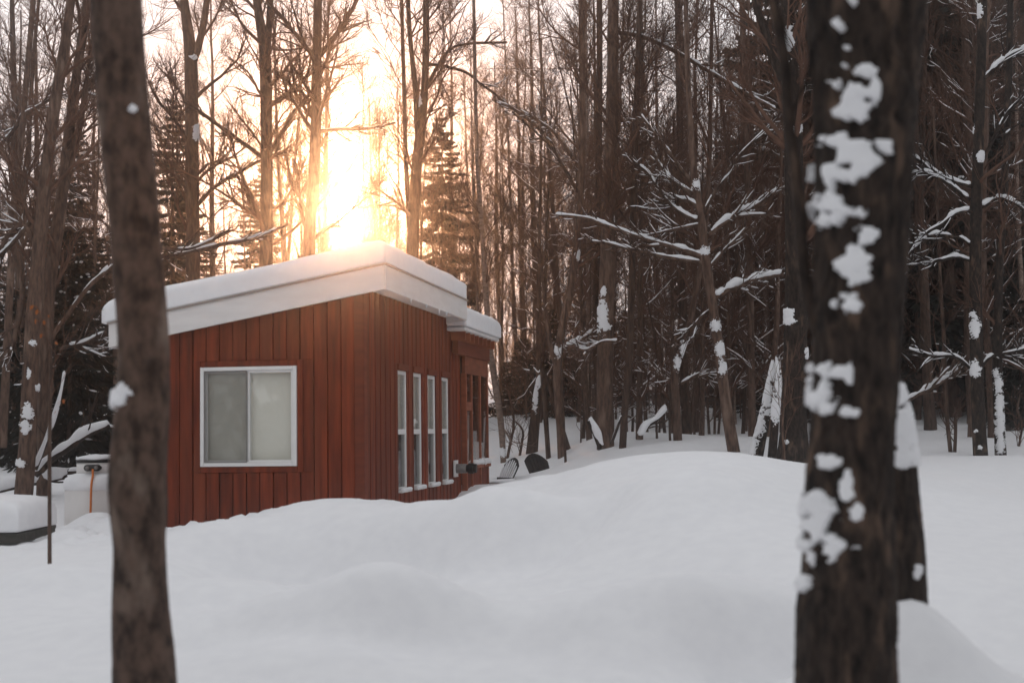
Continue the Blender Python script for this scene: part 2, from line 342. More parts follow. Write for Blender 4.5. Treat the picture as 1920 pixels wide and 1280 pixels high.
# long-wall boards
v = 0.10; k = 0
while v < LW - 0.02:
    v1 = min(v + .125, LW); pr = 0.0 if k % 2 else 0.007; g = 0.004
    hit = [s for s in SW if v < s[1] + 0.05 and v1 > s[0] - 0.05]
    if not hit: parts = [(v + g, v1 - g, Zb, wall_top(0))]
    else:
        s = hit[0]
        parts = [(v + g, v1 - g, Zb, SZ0 - 0.02), (v + g, v1 - g, SZ1 + 0.09, wall_top(0))]
        if v < s[0] - 0.02: parts.append((v, s[0] - 0.005, SZ0 - 0.02, SZ1 + 0.09))
        if v1 > s[1] + 0.02: parts.append((s[1] + 0.005, v1, SZ0 - 0.02, SZ1 + 0.09))
    for (a, c, z0, z1) in parts:
        bb = MB(); ubox(bb, -0.012 - pr, IN - 0.002, a, c, z0, z1); bevel(bb.obj('board', M['siding'], cabin, smooth=False), 0.004, 1)
    v = v1; k += 1
# front window: casing, vinyl frame, two sashes
cas = MB()
for q in [(WU0 - .075, WU0 - .003, WZ0 - .075, WZ1 + .075), (WU1 + .003, WU1 + .075, WZ0 - .075, WZ1 + .075), (WU0, WU1, WZ1 + .003, WZ1 + .074), (WU0, WU1, WZ0 - .074, WZ0 - .003)]:
    bb = MB(); ubox(bb, q[0], q[1], -0.030, -0.005, q[2], q[3]); bevel(bb.obj('casing_board', M['siding'], cabin, smooth=False))
win = MB(); fw = 0.045
def ring(bm, u0, u1, z0, z1, w_, v0, v1):
    ubox(bm, u0, u0 + w_, v0, v1, z0, z1); ubox(bm, u1 - w_, u1, v0, v1, z0, z1)
    ubox(bm, u0 + w_, u1 - w_, v0 + .001, v1 - .001, z1 - w_, z1); ubox(bm, u0 + w_, u1 - w_, v0 + .001, v1 - .001, z0, z0 + w_)
ring(win, WU0, WU1, WZ0, WZ1, fw, -0.052, 0.055)
wo = bevel(win.obj('window', M['vinyl'], cabin, smooth=False), .005)
UM = (WU0 + WU1) / 2
for (a, c, vv, nm) in ((WU0 + fw, UM + .018, -0.028, 'sash'), (UM - .018, WU1 - fw, 0.004, 'sash')):
    bb = MB(); ring(bb, a + .001, c, WZ0 + fw + .001, WZ1 - fw - .001, 0.030, vv, vv + 0.026); bevel(bb.obj('sash', M['vinyl'], wo, smooth=False), .003)
    bb = MB(); ubox(bb, a + .03, c - .03, vv + .010, vv + .014, WZ0 + fw + .03, WZ1 - fw - .03); bb.obj('pane', M['glass'], wo, smooth=False)
bb = MB(); ubox(bb, UM - .0, WU1 - fw - .012, -0.034, -0.0335, WZ0 + fw + .012, WZ1 - fw - .012); bb.obj('insect_screen', M['screen'], wo, smooth=False)
bb = MB(); ring(bb, UM + .019, WU1 - fw - .002, WZ0 + fw + .002, WZ1 - fw - .002, 0.012, -0.040, -0.0345); bb.obj('screen_frame', M['grey'], wo, smooth=False)
bb = MB(); ubox(bb, WU0 + .03, WU1 - .03, .066, .070, WZ0 + .06, WZ1 - .03); ubox(bb, WU0 + .03, WU1 - .03, .060, .076, WZ0 + .035, WZ0 + .06)   # roller shade and its hem bar
bb.obj('blind', M['blind'], wo, smooth=False)
# side windows
def vring(bm, v0, v1, z0, z1, w_, u0, u1):
    ubox(bm, u0, u1, v0, v0 + w_, z0, z1); ubox(bm, u0, u1, v1 - w_, v1, z0, z1)
    ubox(bm, u0 + .001, u1 - .001, v0 + w_, v1 - w_, z1 - w_, z1); ubox(bm, u0 + .001, u1 - .001, v0 + w_, v1 - w_, z0, z0 + w_)
for s in SW:
    bb = MB(); ubox(bb, -0.040, -.004, s[0] - .03, s[1] + .03, SZ1 + .004, SZ1 + .088); bevel(bb.obj('casing_board', M['trim'], cabin, smooth=False))
    bb = MB(); vring(bb, s[0], s[1], SZ0, SZ1, 0.05, -0.002, 0.06); wo = bevel(bb.obj('window', M['vinyl'], cabin, smooth=False), .005)
    zm = 1.59
    bb = MB(); ubox(bb, -0.001, 0.03, s[0] + .051, s[1] - .051, zm - .035, zm + .035); bevel(bb.obj('meeting_rail', M['vinyl'], wo, smooth=False), .004)
    bb = MB(); ubox(bb, 0.008, 0.012, s[0] + .05, s[1] - .05, zm + .03, SZ1 - .05); bb.obj('pane', M['glass'], wo, smooth=False)
    bb = MB(); ubox(bb, 0.032, 0.036, s[0] + .05, s[1] - .05, SZ0 + .05, zm - .03); bb.obj('pane', M['glass'], wo, smooth=False)
    bb = MB(); ubox(bb, 0.02, 0.0205, s[0] + .05, s[1] - .05, SZ0 + .05, zm - .03); bb.obj('insect_screen', M['screen'], wo, smooth=False)
    bb = MB(); ubox(bb, 0.085, 0.09, s[0] + .01, s[1] - .01, SZ0 + .01, SZ1 - .01); bb.obj('room_shade_sheet', M['dark'], wo, smooth=False)  # dark sheet stands in for the dim room behind the panes
    bb = MB(); n_ = 26
    for i in range(n_):
        z0 = zm + .01 + i * (SZ1 - zm - .05) / n_; z1 = z0 + (SZ1 - zm - .05) / n_
        bb.add([(-.066, s[0] + .012, z0), (-.066, s[1] - .012, z0), (-.056, s[1] - .012, z1), (-.056, s[0] + .012, z1)], [(0, 1, 2, 3)])
    bb.obj('blind', M['blind'], wo, smooth=False)  # pleated blind; its pale tone also stands in for the reflected sky
    bb = MB(); ubox(bb, -0.075, -0.003, s[0] - .015, s[1] + .015, SZ0 - .018, SZ0 + .012); so = bevel(bb.obj('sill', M['vinyl'], wo, smooth=False), .004)
    q = MB(); n_ = 9; pp = np.array([(0.055, vv, SZ0 + .016) for vv in np.linspace(s[0], s[1], n_)]); pp[:, 0] *= 1
    q.tubes(pp, 0.030 * (1 + .35 * vnoise(pp * 9))[None][0], 7); q.obj('sill_snow', M['snow'], wo)

# roof: deck, fascias, snow
RV0, RV1, RU0, RU1 = -0.15, 4.90, -0.335, 3.18
b = MB()
def slab(bm, u0, u1, v0, v1, za, zb_):      # sloped slab with offsets za..zb below roof_z
    v = [(-u, vv, roof_z(u) + dz) for u in (u0, u1) for vv in (v0, v1) for dz in (za, zb_)]
    bm.add(v, [(0, 1, 3, 2), (4, 6, 7, 5), (0, 4, 5, 1), (2, 3, 7, 6), (0, 2, 6, 4), (1, 5, 7, 3)])
slab(b, RU0 + .03, RU1 - .03, RV0 + .03, RV1 - .03, -0.19, -0.012); b.obj('roof', M['white'], cabin, smooth=False)
b = MB(); slab(b, RU0, RU1, RV0 - .012, RV0 + .028, -0.30, 0.0); bevel(b.obj('fascia_board', M['white'], cabin, smooth=False))
b = MB(); slab(b, RU0 - .014, RU1 + .014, RV0 - .034, RV0 - .0125, -0.012, 0.012); bevel(b.obj('drip_edge', M['drip'], cabin, smooth=False), .003)
b = MB(); slab(b, RU0 - .012, RU0 + .028, RV0 + .0285, RV1, -0.30, 0.0); bevel(b.obj('fascia_board', M['white'], cabin, smooth=False))
b = MB(); slab(b, RU0 - .034, RU0 - .0125, RV0 - .012, RV1, -0.012, 0.010); bevel(b.obj('drip_edge', M['drip'], cabin, smooth=False), .003)
b = MB(); slab(b, RU1 - .028, RU1 + .012, RV0 + .0285, RV1, -0.30, 0.0); bevel(b.obj('fascia_board', M['white'], cabin, smooth=False))
b = MB(); slab(b, RU0 + .03, RU1 - .03, RV1 - .028, RV1 + .01, -0.30, 0.0); bevel(b.obj('fascia_board', M['white'], cabin, smooth=False))
def snow_slab(u0, u1, v0, v1, zf, Tk, p=6, seed=0, nu=44, nv=64, over=0.03):
    ku = np.sin(np.linspace(-1, 1, nu) * np.pi / 2); kv = np.sin(np.linspace(-1, 1, nv) * np.pi / 2)
    S, Q = np.meshgrid(ku, kv)
    uu = (u0 + u1) / 2 + S * (u1 - u0) / 2; vv = (v0 + v1) / 2 + Q * (v1 - v0) / 2
    du = (1 - np.abs(S)) * (u1 - u0) / 2; dv = (1 - np.abs(Q)) * (v1 - v0) / 2
    r = 0.17
    e = 1 - np.clip((1 - np.clip(du / r, 0, 1)) ** 2.2 + (1 - np.clip(dv / r, 0, 1)) ** 2.2, 0, 1)
    h = Tk * np.sqrt(e) * (1 + 0.09 * fbm(np.stack([uu * 1.1, vv * 1.1, 0 * uu + seed], -1), 3))
    nz_ = fbm(np.stack([uu * 2.5, vv * 2.5, 0 * uu + seed + 3], -1), 3)
    uo = uu + np.sign(S) * (1 - np.clip(du / .12, 0, 1)) * (over + 0.04 * nz_); vo = vv + np.sign(Q) * (1 - np.clip(dv / .12, 0, 1)) * (over + 0.04 * nz_)
    top = np.stack([-uo, vo, zf(uu) + 0.014 + h], -1)
    ii = np.arange(nu * nv).reshape(nv, nu)
    bm = MB(); bm.add(top, np.stack([ii[:-1, :-1], ii[1:, :-1], ii[1:, 1:], ii[:-1, 1:]], -1).reshape(-1, 4))
    # sides: the rim swells outward below the rounded edge and closes on the deck
    rim = np.r_[ii[0, :], ii[1:, -1], ii[-1, ::-1][1:], ii[::-1, 0][1:-1]]
    return bm, top, rim
def roof_snow(u0, u1, v0, v1, zf, Tk, seed, name='roof_snow', over=.03):
    # profile sweep: nested rings from the rim (deck level) up the side and over to a flat top
    bm = MB(); nr = 260
    per = []
    ctr = np.array([(u0 + u1) / 2, (v0 + v1) / 2]); hx, hy = (u1 - u0) / 2, (v1 - v0) / 2
    th = np.linspace(0, 2 * np.pi, nr, endpoint=False)
    # points evenly along a rounded rectangle
    L = [(-hx, -hy), (hx, -hy), (hx, hy), (-hx, hy)]; tot = 4 * (hx + hy); s = np.linspace(0, tot, nr, endpoint=False); base = []
    for q in s:
        if q < 2 * hx: base.append((-hx + q, -hy))
        elif q < 2 * hx + 2 * hy: base.append((hx, -hy + q - 2 * hx))
        elif q < 4 * hx + 2 * hy: base.append((hx - (q - 2 * hx - 2 * hy), hy))
        else: base.append((-hx, hy - (q - 4 * hx - 2 * hy)))
    base = np.array(base)
    prof = [(0.02, 0.0), (-0.01, 0.03), (-0.022, 0.10), (-0.025, 0.30), (-0.02, 0.52), (0.0, 0.70), (0.035, 0.84), (0.085, 0.94), (0.16, 1.0), (0.28, 1.02)]
    rings = []
    for (ins, hh) in prof:
        lim = np.array([hx - ins, hy - ins])
        rr = 0.03 + 0.10 * min(1, max(0, hh))                # plan corner radius
        p = np.clip(base, -lim, lim)
        cc = lim - rr; ex = np.abs(p) - cc; m_ = (ex[:, 0] > 0) & (ex[:, 1] > 0)
        l = np.hypot(ex[:, 0], ex[:, 1]); f = np.where(m_, rr / np.maximum(l, 1e-6), 1); f = np.minimum(f, 1)
        p = np.where(m_[:, None], np.sign(p) * (cc + ex * f[:, None]), p)
        q = ctr + p
        n1 = fbm(np.c_[q * 1.6, np.full(nr, seed + hh * 0.8)], 3); n2 = fbm(np.c_[q * 0.8, np.full(nr, seed + 5.0)], 3)
        d = base / np.maximum(np.abs(base).max(1), 1e-6)[:, None]
        q = q + np.sign(p) * (np.abs(p) > lim - .02) * (n1 * 0.045)[:, None] * min(1, hh * 3)
        z = np.array([zf(a) for a in q[:, 0]]) + 0.014 + Tk * hh * (1 + 0.14 * n2)
        rings.append(np.c_[-q[:, 0], q[:, 1], z])
    for k_ in (0.82, 0.6, 0.35, 0.1):                        # top, towards the middle
        lim = np.array([hx, hy]) - 0.28; q = ctr + base * (lim / np.array([hx, hy])) * k_
        n2 = fbm(np.c_[q * 0.8, np.full(nr, seed + 5.0)], 3)
        rings.append(np.c_[-q[:, 0], q[:, 1], np.array([zf(a) for a in q[:, 0]]) + 0.014 + Tk * 1.02 * (1 + 0.14 * n2)])
    V = np.array(rings); k = len(rings); ii = np.arange(k * nr).reshape(k, nr)
    f = np.stack([ii[:-1], ii[1:], np.roll(ii[1:], -1, 1), np.roll(ii[:-1], -1, 1)], -1).reshape(-1, 4)
    bm.add(V, [f, ii[-1][None, ::-1], ii[0][None]])
    return bm.obj(name, M['snow'], cabin)
roof_snow(RU0 - .012, RU1 + .10, RV0 - .012, RV1 + .02, roof_z, 0.325, 2.0)

# lean-to porch beyond the long wall
PZ = 3.20
def pz(u): return PZ
PU = -0.10; P0, P1 = LW + .012, 7.95
LU0, LU1, LV0, LV1 = -0.30, 2.9, 4.92, 8.02
b = MB(); ubox(b, LU0, LU1, LV0, LV1, PZ - .05, PZ); b.obj('porch_roof', M['white'], cabin, smooth=False)
roof_snow(LU0 - .03, LU1, LV0 + .01, LV1 + .06, pz, 0.36, 7.0, 'porch_snow')
for i in range(8):
    vv = LV0 + 0.30 + i * 0.37
    bb = MB(); ubox(bb, LU0 + .05, LU1 - .1, vv, vv + .045, PZ - .19, PZ - .0505); bevel(bb.obj('rafter', M['porchwood'], cabin, smooth=False), .003)
bb = MB(); ubox(bb, PU - .035, PU + .06, LV0 + .3, P1 + .03, PZ - .40, PZ - .1905); bevel(bb.obj('beam', M['trim'], cabin, smooth=False), .005)
bb = MB(); ubox(bb, PU, PU + .05, P0, P1 - .02, 2.52, PZ - .4005); bb.obj('header_board', M['porchwood'], cabin, smooth=False)
pv = [5.95, 6.42, 7.17, 7.86]
for i, vv in enumerate(pv):
    bb = MB(); ubox(bb, PU - .010, PU + .08, vv, vv + .07, Zb, 2.5195 if i < 3 else PZ - .4005); bevel(bb.obj('post', M['porchwood'], cabin, smooth=False), .004)
bb = MB(); ubox(bb, PU - .004, PU + .0055, pv[0] + .071, pv[1] - .001, 1.92, 2.06); bb.obj('rail', M['porchwood'], cabin, smooth=False)
for i in range(3):
    a, c = pv[i] + .0705, pv[i + 1] - .0005
    bb = MB(); ubox(bb, PU + .006, PU + .010, a, c, 1.02, 2.5195); bb.obj('porch_pane', M['glass'], cabin, smooth=False)
    bb = MB(); ubox(bb, PU - .06, PU + .05, a, c, .97, 1.0195); bb.obj('porch_sill', M['porchwood'], cabin, smooth=False)
    bb = MB(); ubox(bb, PU + .015, PU + .05, a, c, Zb, .9695); bb.obj('lower_panel', M['siding'], cabin, smooth=False)
    if i:
        q = MB(); pp = np.array([(-PU + .015, vv, 1.06) for vv in np.linspace(a + .03, c - .03, 10)]); q.tubes(pp, 0.055 * (1 + .5 * vnoise(pp * 7)), 7); q.obj('sill_snow', M['snow'], cabin)
bb = MB(); ubox(bb, 0.35, 2.7, P0 + .1, P1 - .1, Zb, 2.9); bb.obj('porch_interior', M['dark'], cabin, smooth=False)
bb = MB(); prism(bb, FW - .05, FW, P0, P1, Zb, PZ - .06, PZ - .06); ubox(bb, PU + .09, FW - .051, P1 - .06, P1, Zb, PZ - .2); bb.obj('porch_wall', M['siding'], cabin, smooth=False)
# direct-vent pipe with its wall plate
vo = MB(); vv = 5.36; zz = 1.0
ubox(vo, -0.058, -0.0355, vv - .13, vv + .13, zz - .13, zz + .13); vo = vo.obj('vent_plate', M['vinyl'], cabin, smooth=False)
q = MB(); q.tubes([(0.05, vv, zz), (0.12, vv, zz), (0.22, vv, zz)], [.075] * 3, 20); q.obj('vent_pipe', M['grey'], cabin, smooth=True)
q = MB(); q.tubes([(0.22, vv, zz), (0.25, vv, zz), (0.251, vv, zz), (.33, vv, zz), (.331, vv, zz), (0.38, vv, zz)], [.06, .06, .085, .085, .07, .07], 20); q.obj('vent_cap', M['black'], cabin, smooth=False)
# a few stubs of ice under the long eave
q = MB()
for vv, l in ((1.2, .05), (2.1, .04), (2.9, .08), (3.4, .05)):
    q.tubes([(-RU0, vv, roof_z(RU0) - .29), (-RU0, vv, roof_z(RU0) - .31 - l)], [.02, .004], 6)
q.obj('eave_ice', M['snow'], cabin, kind='stuff')

# ------------------------------------------------------------------ trees
UP = np.array([0, 0, 1.0])
def nrm(a): return a / (np.linalg.norm(a, axis=-1, keepdims=True) + 1e-9)
def interp_path(P, t):
    """P (N,3 or N) sampled at t in 0..1"""
    P = np.asarray(P, float); n = len(P) - 1; x = np.clip(t, 0, 1) * n; i = np.minimum(x.astype(int), n - 1); f = x - i
    if P.ndim == 2: f = f[:, None]
    return P[i] * (1 - f) + P[i + 1] * f
def smooth_path(pts, n):
    """Catmull-Rom resample of points carrying any columns"""
    pts = np.asarray(pts, float); k = len(pts)
    P = np.vstack([2 * pts[0] - pts[1], pts, 2 * pts[-1] - pts[-2]])
    d = np.r_[0, np.cumsum(np.linalg.norm(np.diff(pts[:, :3], axis=0), axis=1))]
    s = np.linspace(0, d[-1], n); i = np.clip(np.searchsorted(d, s, 'right') - 1, 0, k - 2)
    t = ((s - d[i]) / (d[i + 1] - d[i] + 1e-9))[:, None]
    p0, p1, p2, p3 = P[i], P[i + 1], P[i + 2], P[i + 3]
    return 0.5 * (2 * p1 + (p2 - p0) * t + (2 * p0 - 5 * p1 + 4 * p2 - p3) * t ** 2 + (3 * p1 - p0 - 3 * p2 + p3) * t ** 3)
def grow(P, Rr, count, t0, t1, ln, ang, up, N, r_, rg, rmin, wander=0.12, taper=0.25, lshrink=0.5):
    """children of many parent paths. P (M,n,3), Rr (M,n); returns (K,N,3),(K,N)"""
    Mp, n = P.shape[:2]
    cnt = np.full(Mp, count) if np.isscalar(count) else count
    par = np.repeat(np.arange(Mp), cnt); K = len(par)
    if K == 0: return np.zeros((0, N, 3)), np.zeros((0, N))
    t = rg.uniform(t0, t1, K); x = t * (n - 1); i = np.minimum(x.astype(int), n - 2); f = (x - i)[:, None]
    p = P[par, i] * (1 - f) + P[par, i + 1] * f; rad = Rr[par, i] * (1 - f[:, 0]) + Rr[par, i + 1] * f[:, 0]
    T = nrm(P[par, i + 1] - P[par, i])
    rv = rg.normal(size=(K, 3)); side = nrm(rv - (rv * T).sum(1, keepdims=True) * T)
    a = rg.uniform(ang[0], ang[1], K)[:, None]
    d = nrm(np.cos(a) * T + np.sin(a) * side)
    Ls = rg.uniform(ln[0], ln[1], K) * (1 - lshrink * (t - t0) / max(t1 - t0, 1e-6))
    step = (Ls / (N - 1))[:, None]
    out = [p]; 
    for k in range(N - 1):
        d = nrm(d + up * UP / (N - 1) + rg.normal(size=(K, 3)) * wander)
        out.append(out[-1] + d * step)
    r0 = np.maximum(rad * rg.uniform(r_[0], r_[1], K), rmin)
    R2 = r0[:, None] * np.linspace(1, taper, N)[None]
    return np.stack(out, 1), np.maximum(R2, rmin * 0.6)
def snow_on(bm, P, Rr, rg, prob=0.5, maxslope=0.75, thick=1.2, rmin=0.012, sides=6, lift=0.75):
    """lumpy ridges of snow lying along the upper side of branches"""
    for k in range(len(P)):
        if rg.random() > prob: continue
        p, r = P[k], Rr[k]
        a = rg.uniform(0, .4); c = rg.uniform(.5, 1)
        L_ = np.linalg.norm(np.diff(p, axis=0), axis=1).sum(); n = max(6, min(26, int(L_ / 0.10)))
        t = np.linspace(a, c, n); q = interp_path(p, t); rr = interp_path(r, t)
        T = nrm(np.gradient(q, axis=0)); hz = np.sqrt(np.clip(1 - T[:, 2] ** 2, 0, 1))
        if hz.mean() < math.sqrt(1 - maxslope ** 2): continue
        s = np.maximum(rr * thick, rmin) * (1 + 0.55 * vnoise(q * 6 + k)) * hz
        s *= (vnoise(q * 2.3 + 31 + k) > -0.35)
        s[0] = s[-1] = 0.001; s = np.maximum(s, .001)
        q = q + UP * (rr * lift + s * 0.45)[:, None]
        bm.tubes(q, s, sides, cap=False)

def crown_levels(P0, R0, rg, n1, t0, l1, n2, n3, ang1=(0.6, 1.05), up1=0.7, rmin=0.0045, l2=(.5, 1.3), l3=(.25, .7), r1=(.22, .45)):
    A, Ra = grow(P0[None], R0[None], n1, t0, 0.97, l1, ang1, up1, 9, r1, rg, rmin * 2.2, .13, .22)
    B, Rb = grow(A, Ra, n2, .18, .97, l2, (.4, .9), .45, 6, (.45, .7), rg, rmin * 1.3, .16, .35)
    C, Rc = grow(B, Rb, n3, .15, .97, l3, (.35, .9), .3, 4, (.5, .8), rg, rmin, .18, .6)
    return (A, Ra), (B, Rb), (C, Rc)
def crown_mesh(levels):
    bm = MB(); (A, Ra), (B, Rb), (C, Rc) = levels
    bm.tubes(A, Ra, 5, False); bm.tubes(B, Rb, 4, False); bm.tubes(C, Rc, 3, False)
    return bm
def trunk_mesh(P, Rr, sides=12, rough=0.06, seed=0.0, freq=(5, 5, 1.6), ridge=0.0):
    P = np.asarray(P, float); n = len(P)
    bm = MB(); bm.tubes(P, Rr, sides)
    V = bm.v[0]; c = np.repeat(P, sides, 0); d = V - c
    k = 1 + rough * fbm(V * np.array(freq) + seed, 3) * 2
    if ridge:
        q = V * np.array([30, 30, 4.5]) + 6 * fbm(V * 3 + seed, 2)[:, None]
        k = k + ridge * (1.1 - 3.2 * np.abs(fbm(q, 3))) + ridge * .5 * fbm(V * 60, 2)
    bm.v[0] = c + d * k[:, None]
    return bm

PROTO = []
def proto_tree(name, label, h, r, seed, n1, t0, l1, n2, n3, bark='bark', snowp=0.0, lean=0.03, fork=False, rmin=.0048, ang1=(.6, 1.05), up1=.7):
    rg = np.random.default_rng(seed)
    n = 22; z = np.linspace(0, 1, n); wob = np.cumsum(rg.normal(size=(n, 2)) * 0.012 * h / 10, 0)
    P = np.c_[wob[:, 0] + lean * h * rg.normal() * z, wob[:, 1] + lean * h * rg.normal() * z, z * h - 0.4]
    Rr = r * (1 - 0.82 * z ** 0.9); Rr[0] *= 1.25; Rr[1] *= 1.08
    t = thing(name, label, 'tree')
    tb = trunk_mesh(P, Rr, 9, seed=seed)
    if fork:
        i = int(n * rg.uniform(.32, .5)); d = nrm(np.array([rg.normal(), rg.normal() * .4, 3.2])); m = n - i
        q = P[i] + np.linspace(0, 1, m)[:, None] * d * (h - P[i, 2]) * .85 + np.c_[np.cumsum(rg.normal(size=(m, 2)) * .02, 0), np.zeros(m)]
        fr = Rr[i] * .75 * np.linspace(1, .2, m); tb.tubes(q, fr, 8)
    tb.obj('trunk', M[bark], t)
    lv = crown_levels(P, Rr, rg, n1, t0, l1, n2, n3, rmin=rmin, ang1=ang1, up1=up1)
    cm = crown_mesh(lv)
    if fork:
        cm2 = crown_levels(q, fr, rg, n1 // 2, .1, l1, n2, n3, rmin=rmin, ang1=ang1, up1=up1)
        for (a, ra), sd_ in zip(cm2, (5, 4, 3)): cm.tubes(a, ra, sd_, False)
    cm.obj('crown', M['twig'], t)
    if snowp:
        s = MB(); snow_on(s, lv[0][0], lv[0][1], rg, snowp, .9, 1.0, .011); snow_on(s, lv[1][0], lv[1][1], rg, snowp * .7, .9, 1.1, .009, 5)
        if s.n: s.obj('snow', M['snow'], t, kind='stuff')
    return t
def proto_spruce(name, label, h, seed, wid=0.20, snowp=.35, z0=.06, dens=1.0, raw=False):
    rg = np.random.default_rng(seed); t = None if raw else thing(name, label, 'tree')
    tr = MB(); tr.tubes(np.c_[np.zeros(8), np.zeros(8), np.linspace(-.4, h, 8)], h * .011 * np.linspace(1.15, .1, 8), 8)
    if not raw: tr.obj('trunk', M['bark'], t)
    F = MB(); S = MB(); z = h * z0; k = 0
    while z < h * .985:
        f = 1 - z / h; nb = rg.integers(5, 8)
        for i in range(nb):
            if rg.random() < .12: continue
            a = rg.uniform(0, 6.283); L_ = h * wid * (f ** .75) * rg.uniform(.6, 1.12) + .12
            n = 6; s = np.linspace(0, 1, n); droop = rg.uniform(.15, .5) * (.4 + f)
            p = np.c_[np.cos(a) * s * L_, np.sin(a) * s * L_, z - droop * L_ * (s ** 1.3) * .8 + .12 * L_ * s ** 3]
            F.tubes(p, np.linspace(.018, .005, n) * (h / 10), 3, False)
            # needle sprays: slim leaf-sized faces hanging off both sides of the branch
            m = int((18 + 60 * L_ / (h * wid)) * dens); ts = rg.uniform(.08, 1, m); c = interp_path(p, ts); tn = np.array([np.cos(a), np.sin(a), -droop * .6])
            sd_ = np.array([-np.sin(a), np.cos(a), 0]) * rg.choice([-1, 1], m)[:, None]
            ln = (.16 + .30 * (1 - ts)) * L_ * rg.uniform(.5, 1.1, m) * .8 + .07
            d = nrm(tn * rg.uniform(.5, 1.1, m)[:, None] + sd_ * rg.uniform(.3, 1.0, m)[:, None] + np.array([0, 0, -1.0]) * rg.uniform(.0, .9, m)[:, None]) * ln[:, None]
            wv = nrm(np.cross(d, rg.normal(size=(m, 3)))) * (.04 + .035 * rg.random(m))[:, None] / dens ** .7 * (h / 11)
            V = np.stack([c, c + d * .45 + wv, c + d, c + d * .45 - wv], 1).reshape(-1, 3); F.add(V, np.arange(4 * m).reshape(m, 4))
            if rg.random() < snowp and L_ > .25:
                nn = 7; a0 = rg.uniform(.2, .8); tt = np.linspace(a0, min(1, a0 + rg.uniform(.08, .3)), nn); q = interp_path(p, tt) + np.array([0, 0, .03])
                rr = .055 * (h / 11) * (1 + .6 * vnoise(q * 5 + seed)) * np.sin(np.linspace(.15, 3, nn)); S.tubes(q, np.maximum(rr, .003), 6, False)
        z += h * rg.uniform(.022, .036) * (.5 + .8 * f)
    if raw: F.add(np.concatenate(tr.v), tr.f[:1]); return F
    F.obj('crown', M['needle'], t)
    if S.n: S.obj('snow', M['snow'], t, kind='stuff')
    return t

big = [proto_tree('bare_tree', '-', 15.5, .15, 11, 30, .30, (1.6, 3.6), 8, 7, fork=True),
       proto_tree('bare_tree', '-', 17, .17, 12, 32, .34, (1.5, 3.4), 8, 7),
       proto_tree('bare_tree', '-', 14, .12, 13, 30, .22, (1.2, 2.8), 8, 7, fork=True),
       proto_tree('bare_tree', '-', 16, .13, 14, 30, .25, (1.2, 3.0), 8, 7, bark='bark_pale')]
snowy = [proto_tree('snowy_tree', '-', 13, .11, 21, 30, .12, (1.0, 2.8), 7, 4, snowp=.75, ang1=(.8, 1.3), up1=.35),
         proto_tree('snowy_tree', '-', 11, .09, 22, 30, .10, (.9, 2.4), 7, 4, snowp=.75, fork=True, ang1=(.8, 1.3), up1=.35),
         proto_tree('snowy_tree', '-', 15, .13, 23, 34, .15, (1.0, 3.0), 7, 4, snowp=.7, ang1=(.9, 1.35), up1=.3)]
pole = [proto_tree('pole_tree', '-', 10, .05, 31, 30, .12, (.8, 2.0), 6, 4, rmin=.0048, ang1=(.4, .8), up1=.8),
        proto_tree('pole_tree', '-', 12, .06, 32, 32, .18, (.8, 2.2), 6, 4, rmin=.0048, ang1=(.4, .8), up1=.8, fork=True),
        proto_tree('pole_tree', '-', 8, .04, 33, 30, .10, (.7, 1.7), 6, 4, rmin=.0048, ang1=(.4, .8), up1=.8, fork=True),
        proto_tree('pole_tree', '-', 13, .07, 34, 32, .22, (.8, 2.0), 6, 4, rmin=.0048, bark='bark_pale', ang1=(.4, .9), up1=.7)]
spruce = [proto_spruce('spruce_tree', '-', 15, 41, .17, .22), proto_spruce('spruce_tree', '-', 12, 42, .20, .22), proto_spruce('spruce_tree', '-', 17, 43, .15, .18)]
young = [proto_spruce('young_spruce', '-', 4.5, 45, .30, .6, .03), proto_spruce('young_spruce', '-', 3.2, 46, .34, .6, .03)]
USED = set()
def put(protos, i, px, Y, scl, label, group, rz=None):
    p = protos[i % len(protos)]; x = (px - 960) / FPX * Y; loc = (x, Y, Hs(x, Y) - .15)
    rz = rng.uniform(0, 6.283) if rz is None else rz
    if p.name in USED: return dup(p, loc, rz, scl, label, group)
    USED.add(p.name); p.location = loc; p.rotation_euler = (0, 0, rz); p.scale = (scl,) * 3; p['label'] = label; p['group'] = group
    return p
ZONES = [(60, 'at the left edge of the wood'), (190, 'left of the smooth near trunk'), (345, 'behind the smooth near trunk'), (430, 'behind the low end of the cabin roof'), (540, 'behind the roof, well left of the sun'), (650, 'behind the roof, in the sun glow'), (760, 'behind the roof, just right of the sun'), (850, 'beside the pointed spruce'),
         (940, 'above the porch roof'), (1030, 'just right of the porch'), (1110, 'left of the thickest middle trunk'), (1185, 'round the thickest middle trunk'), (1270, 'left of the forked tree'), (1345, 'behind the snow-limbed tree'), (1425, 'right of the snow-limbed tree'), (1510, 'behind the broad dark trunk'),
         (1700, 'behind the big snow-patched trunk'), (1790, 'right of the big snow-patched trunk'), (1860, 'behind the dark snow-knotted trunk'), (9999, 'at the right frame edge')]
def zone(px): return next(n for x, n in ZONES if px < x)
KIND = {'big': ('tall bare tree, ', 'tall bare trees '), 'snowy': ('bare tree with snowy branches, ', 'snowy-branched trees '),
        'pole': ('slim pole tree with upswept twigs, ', 'slim pole trees '), 'spruce': ('dark evergreen spruce, ', 'dark spruces '), 'young': ('small snow-dusted spruce, ', 'small snowy spruces ')}
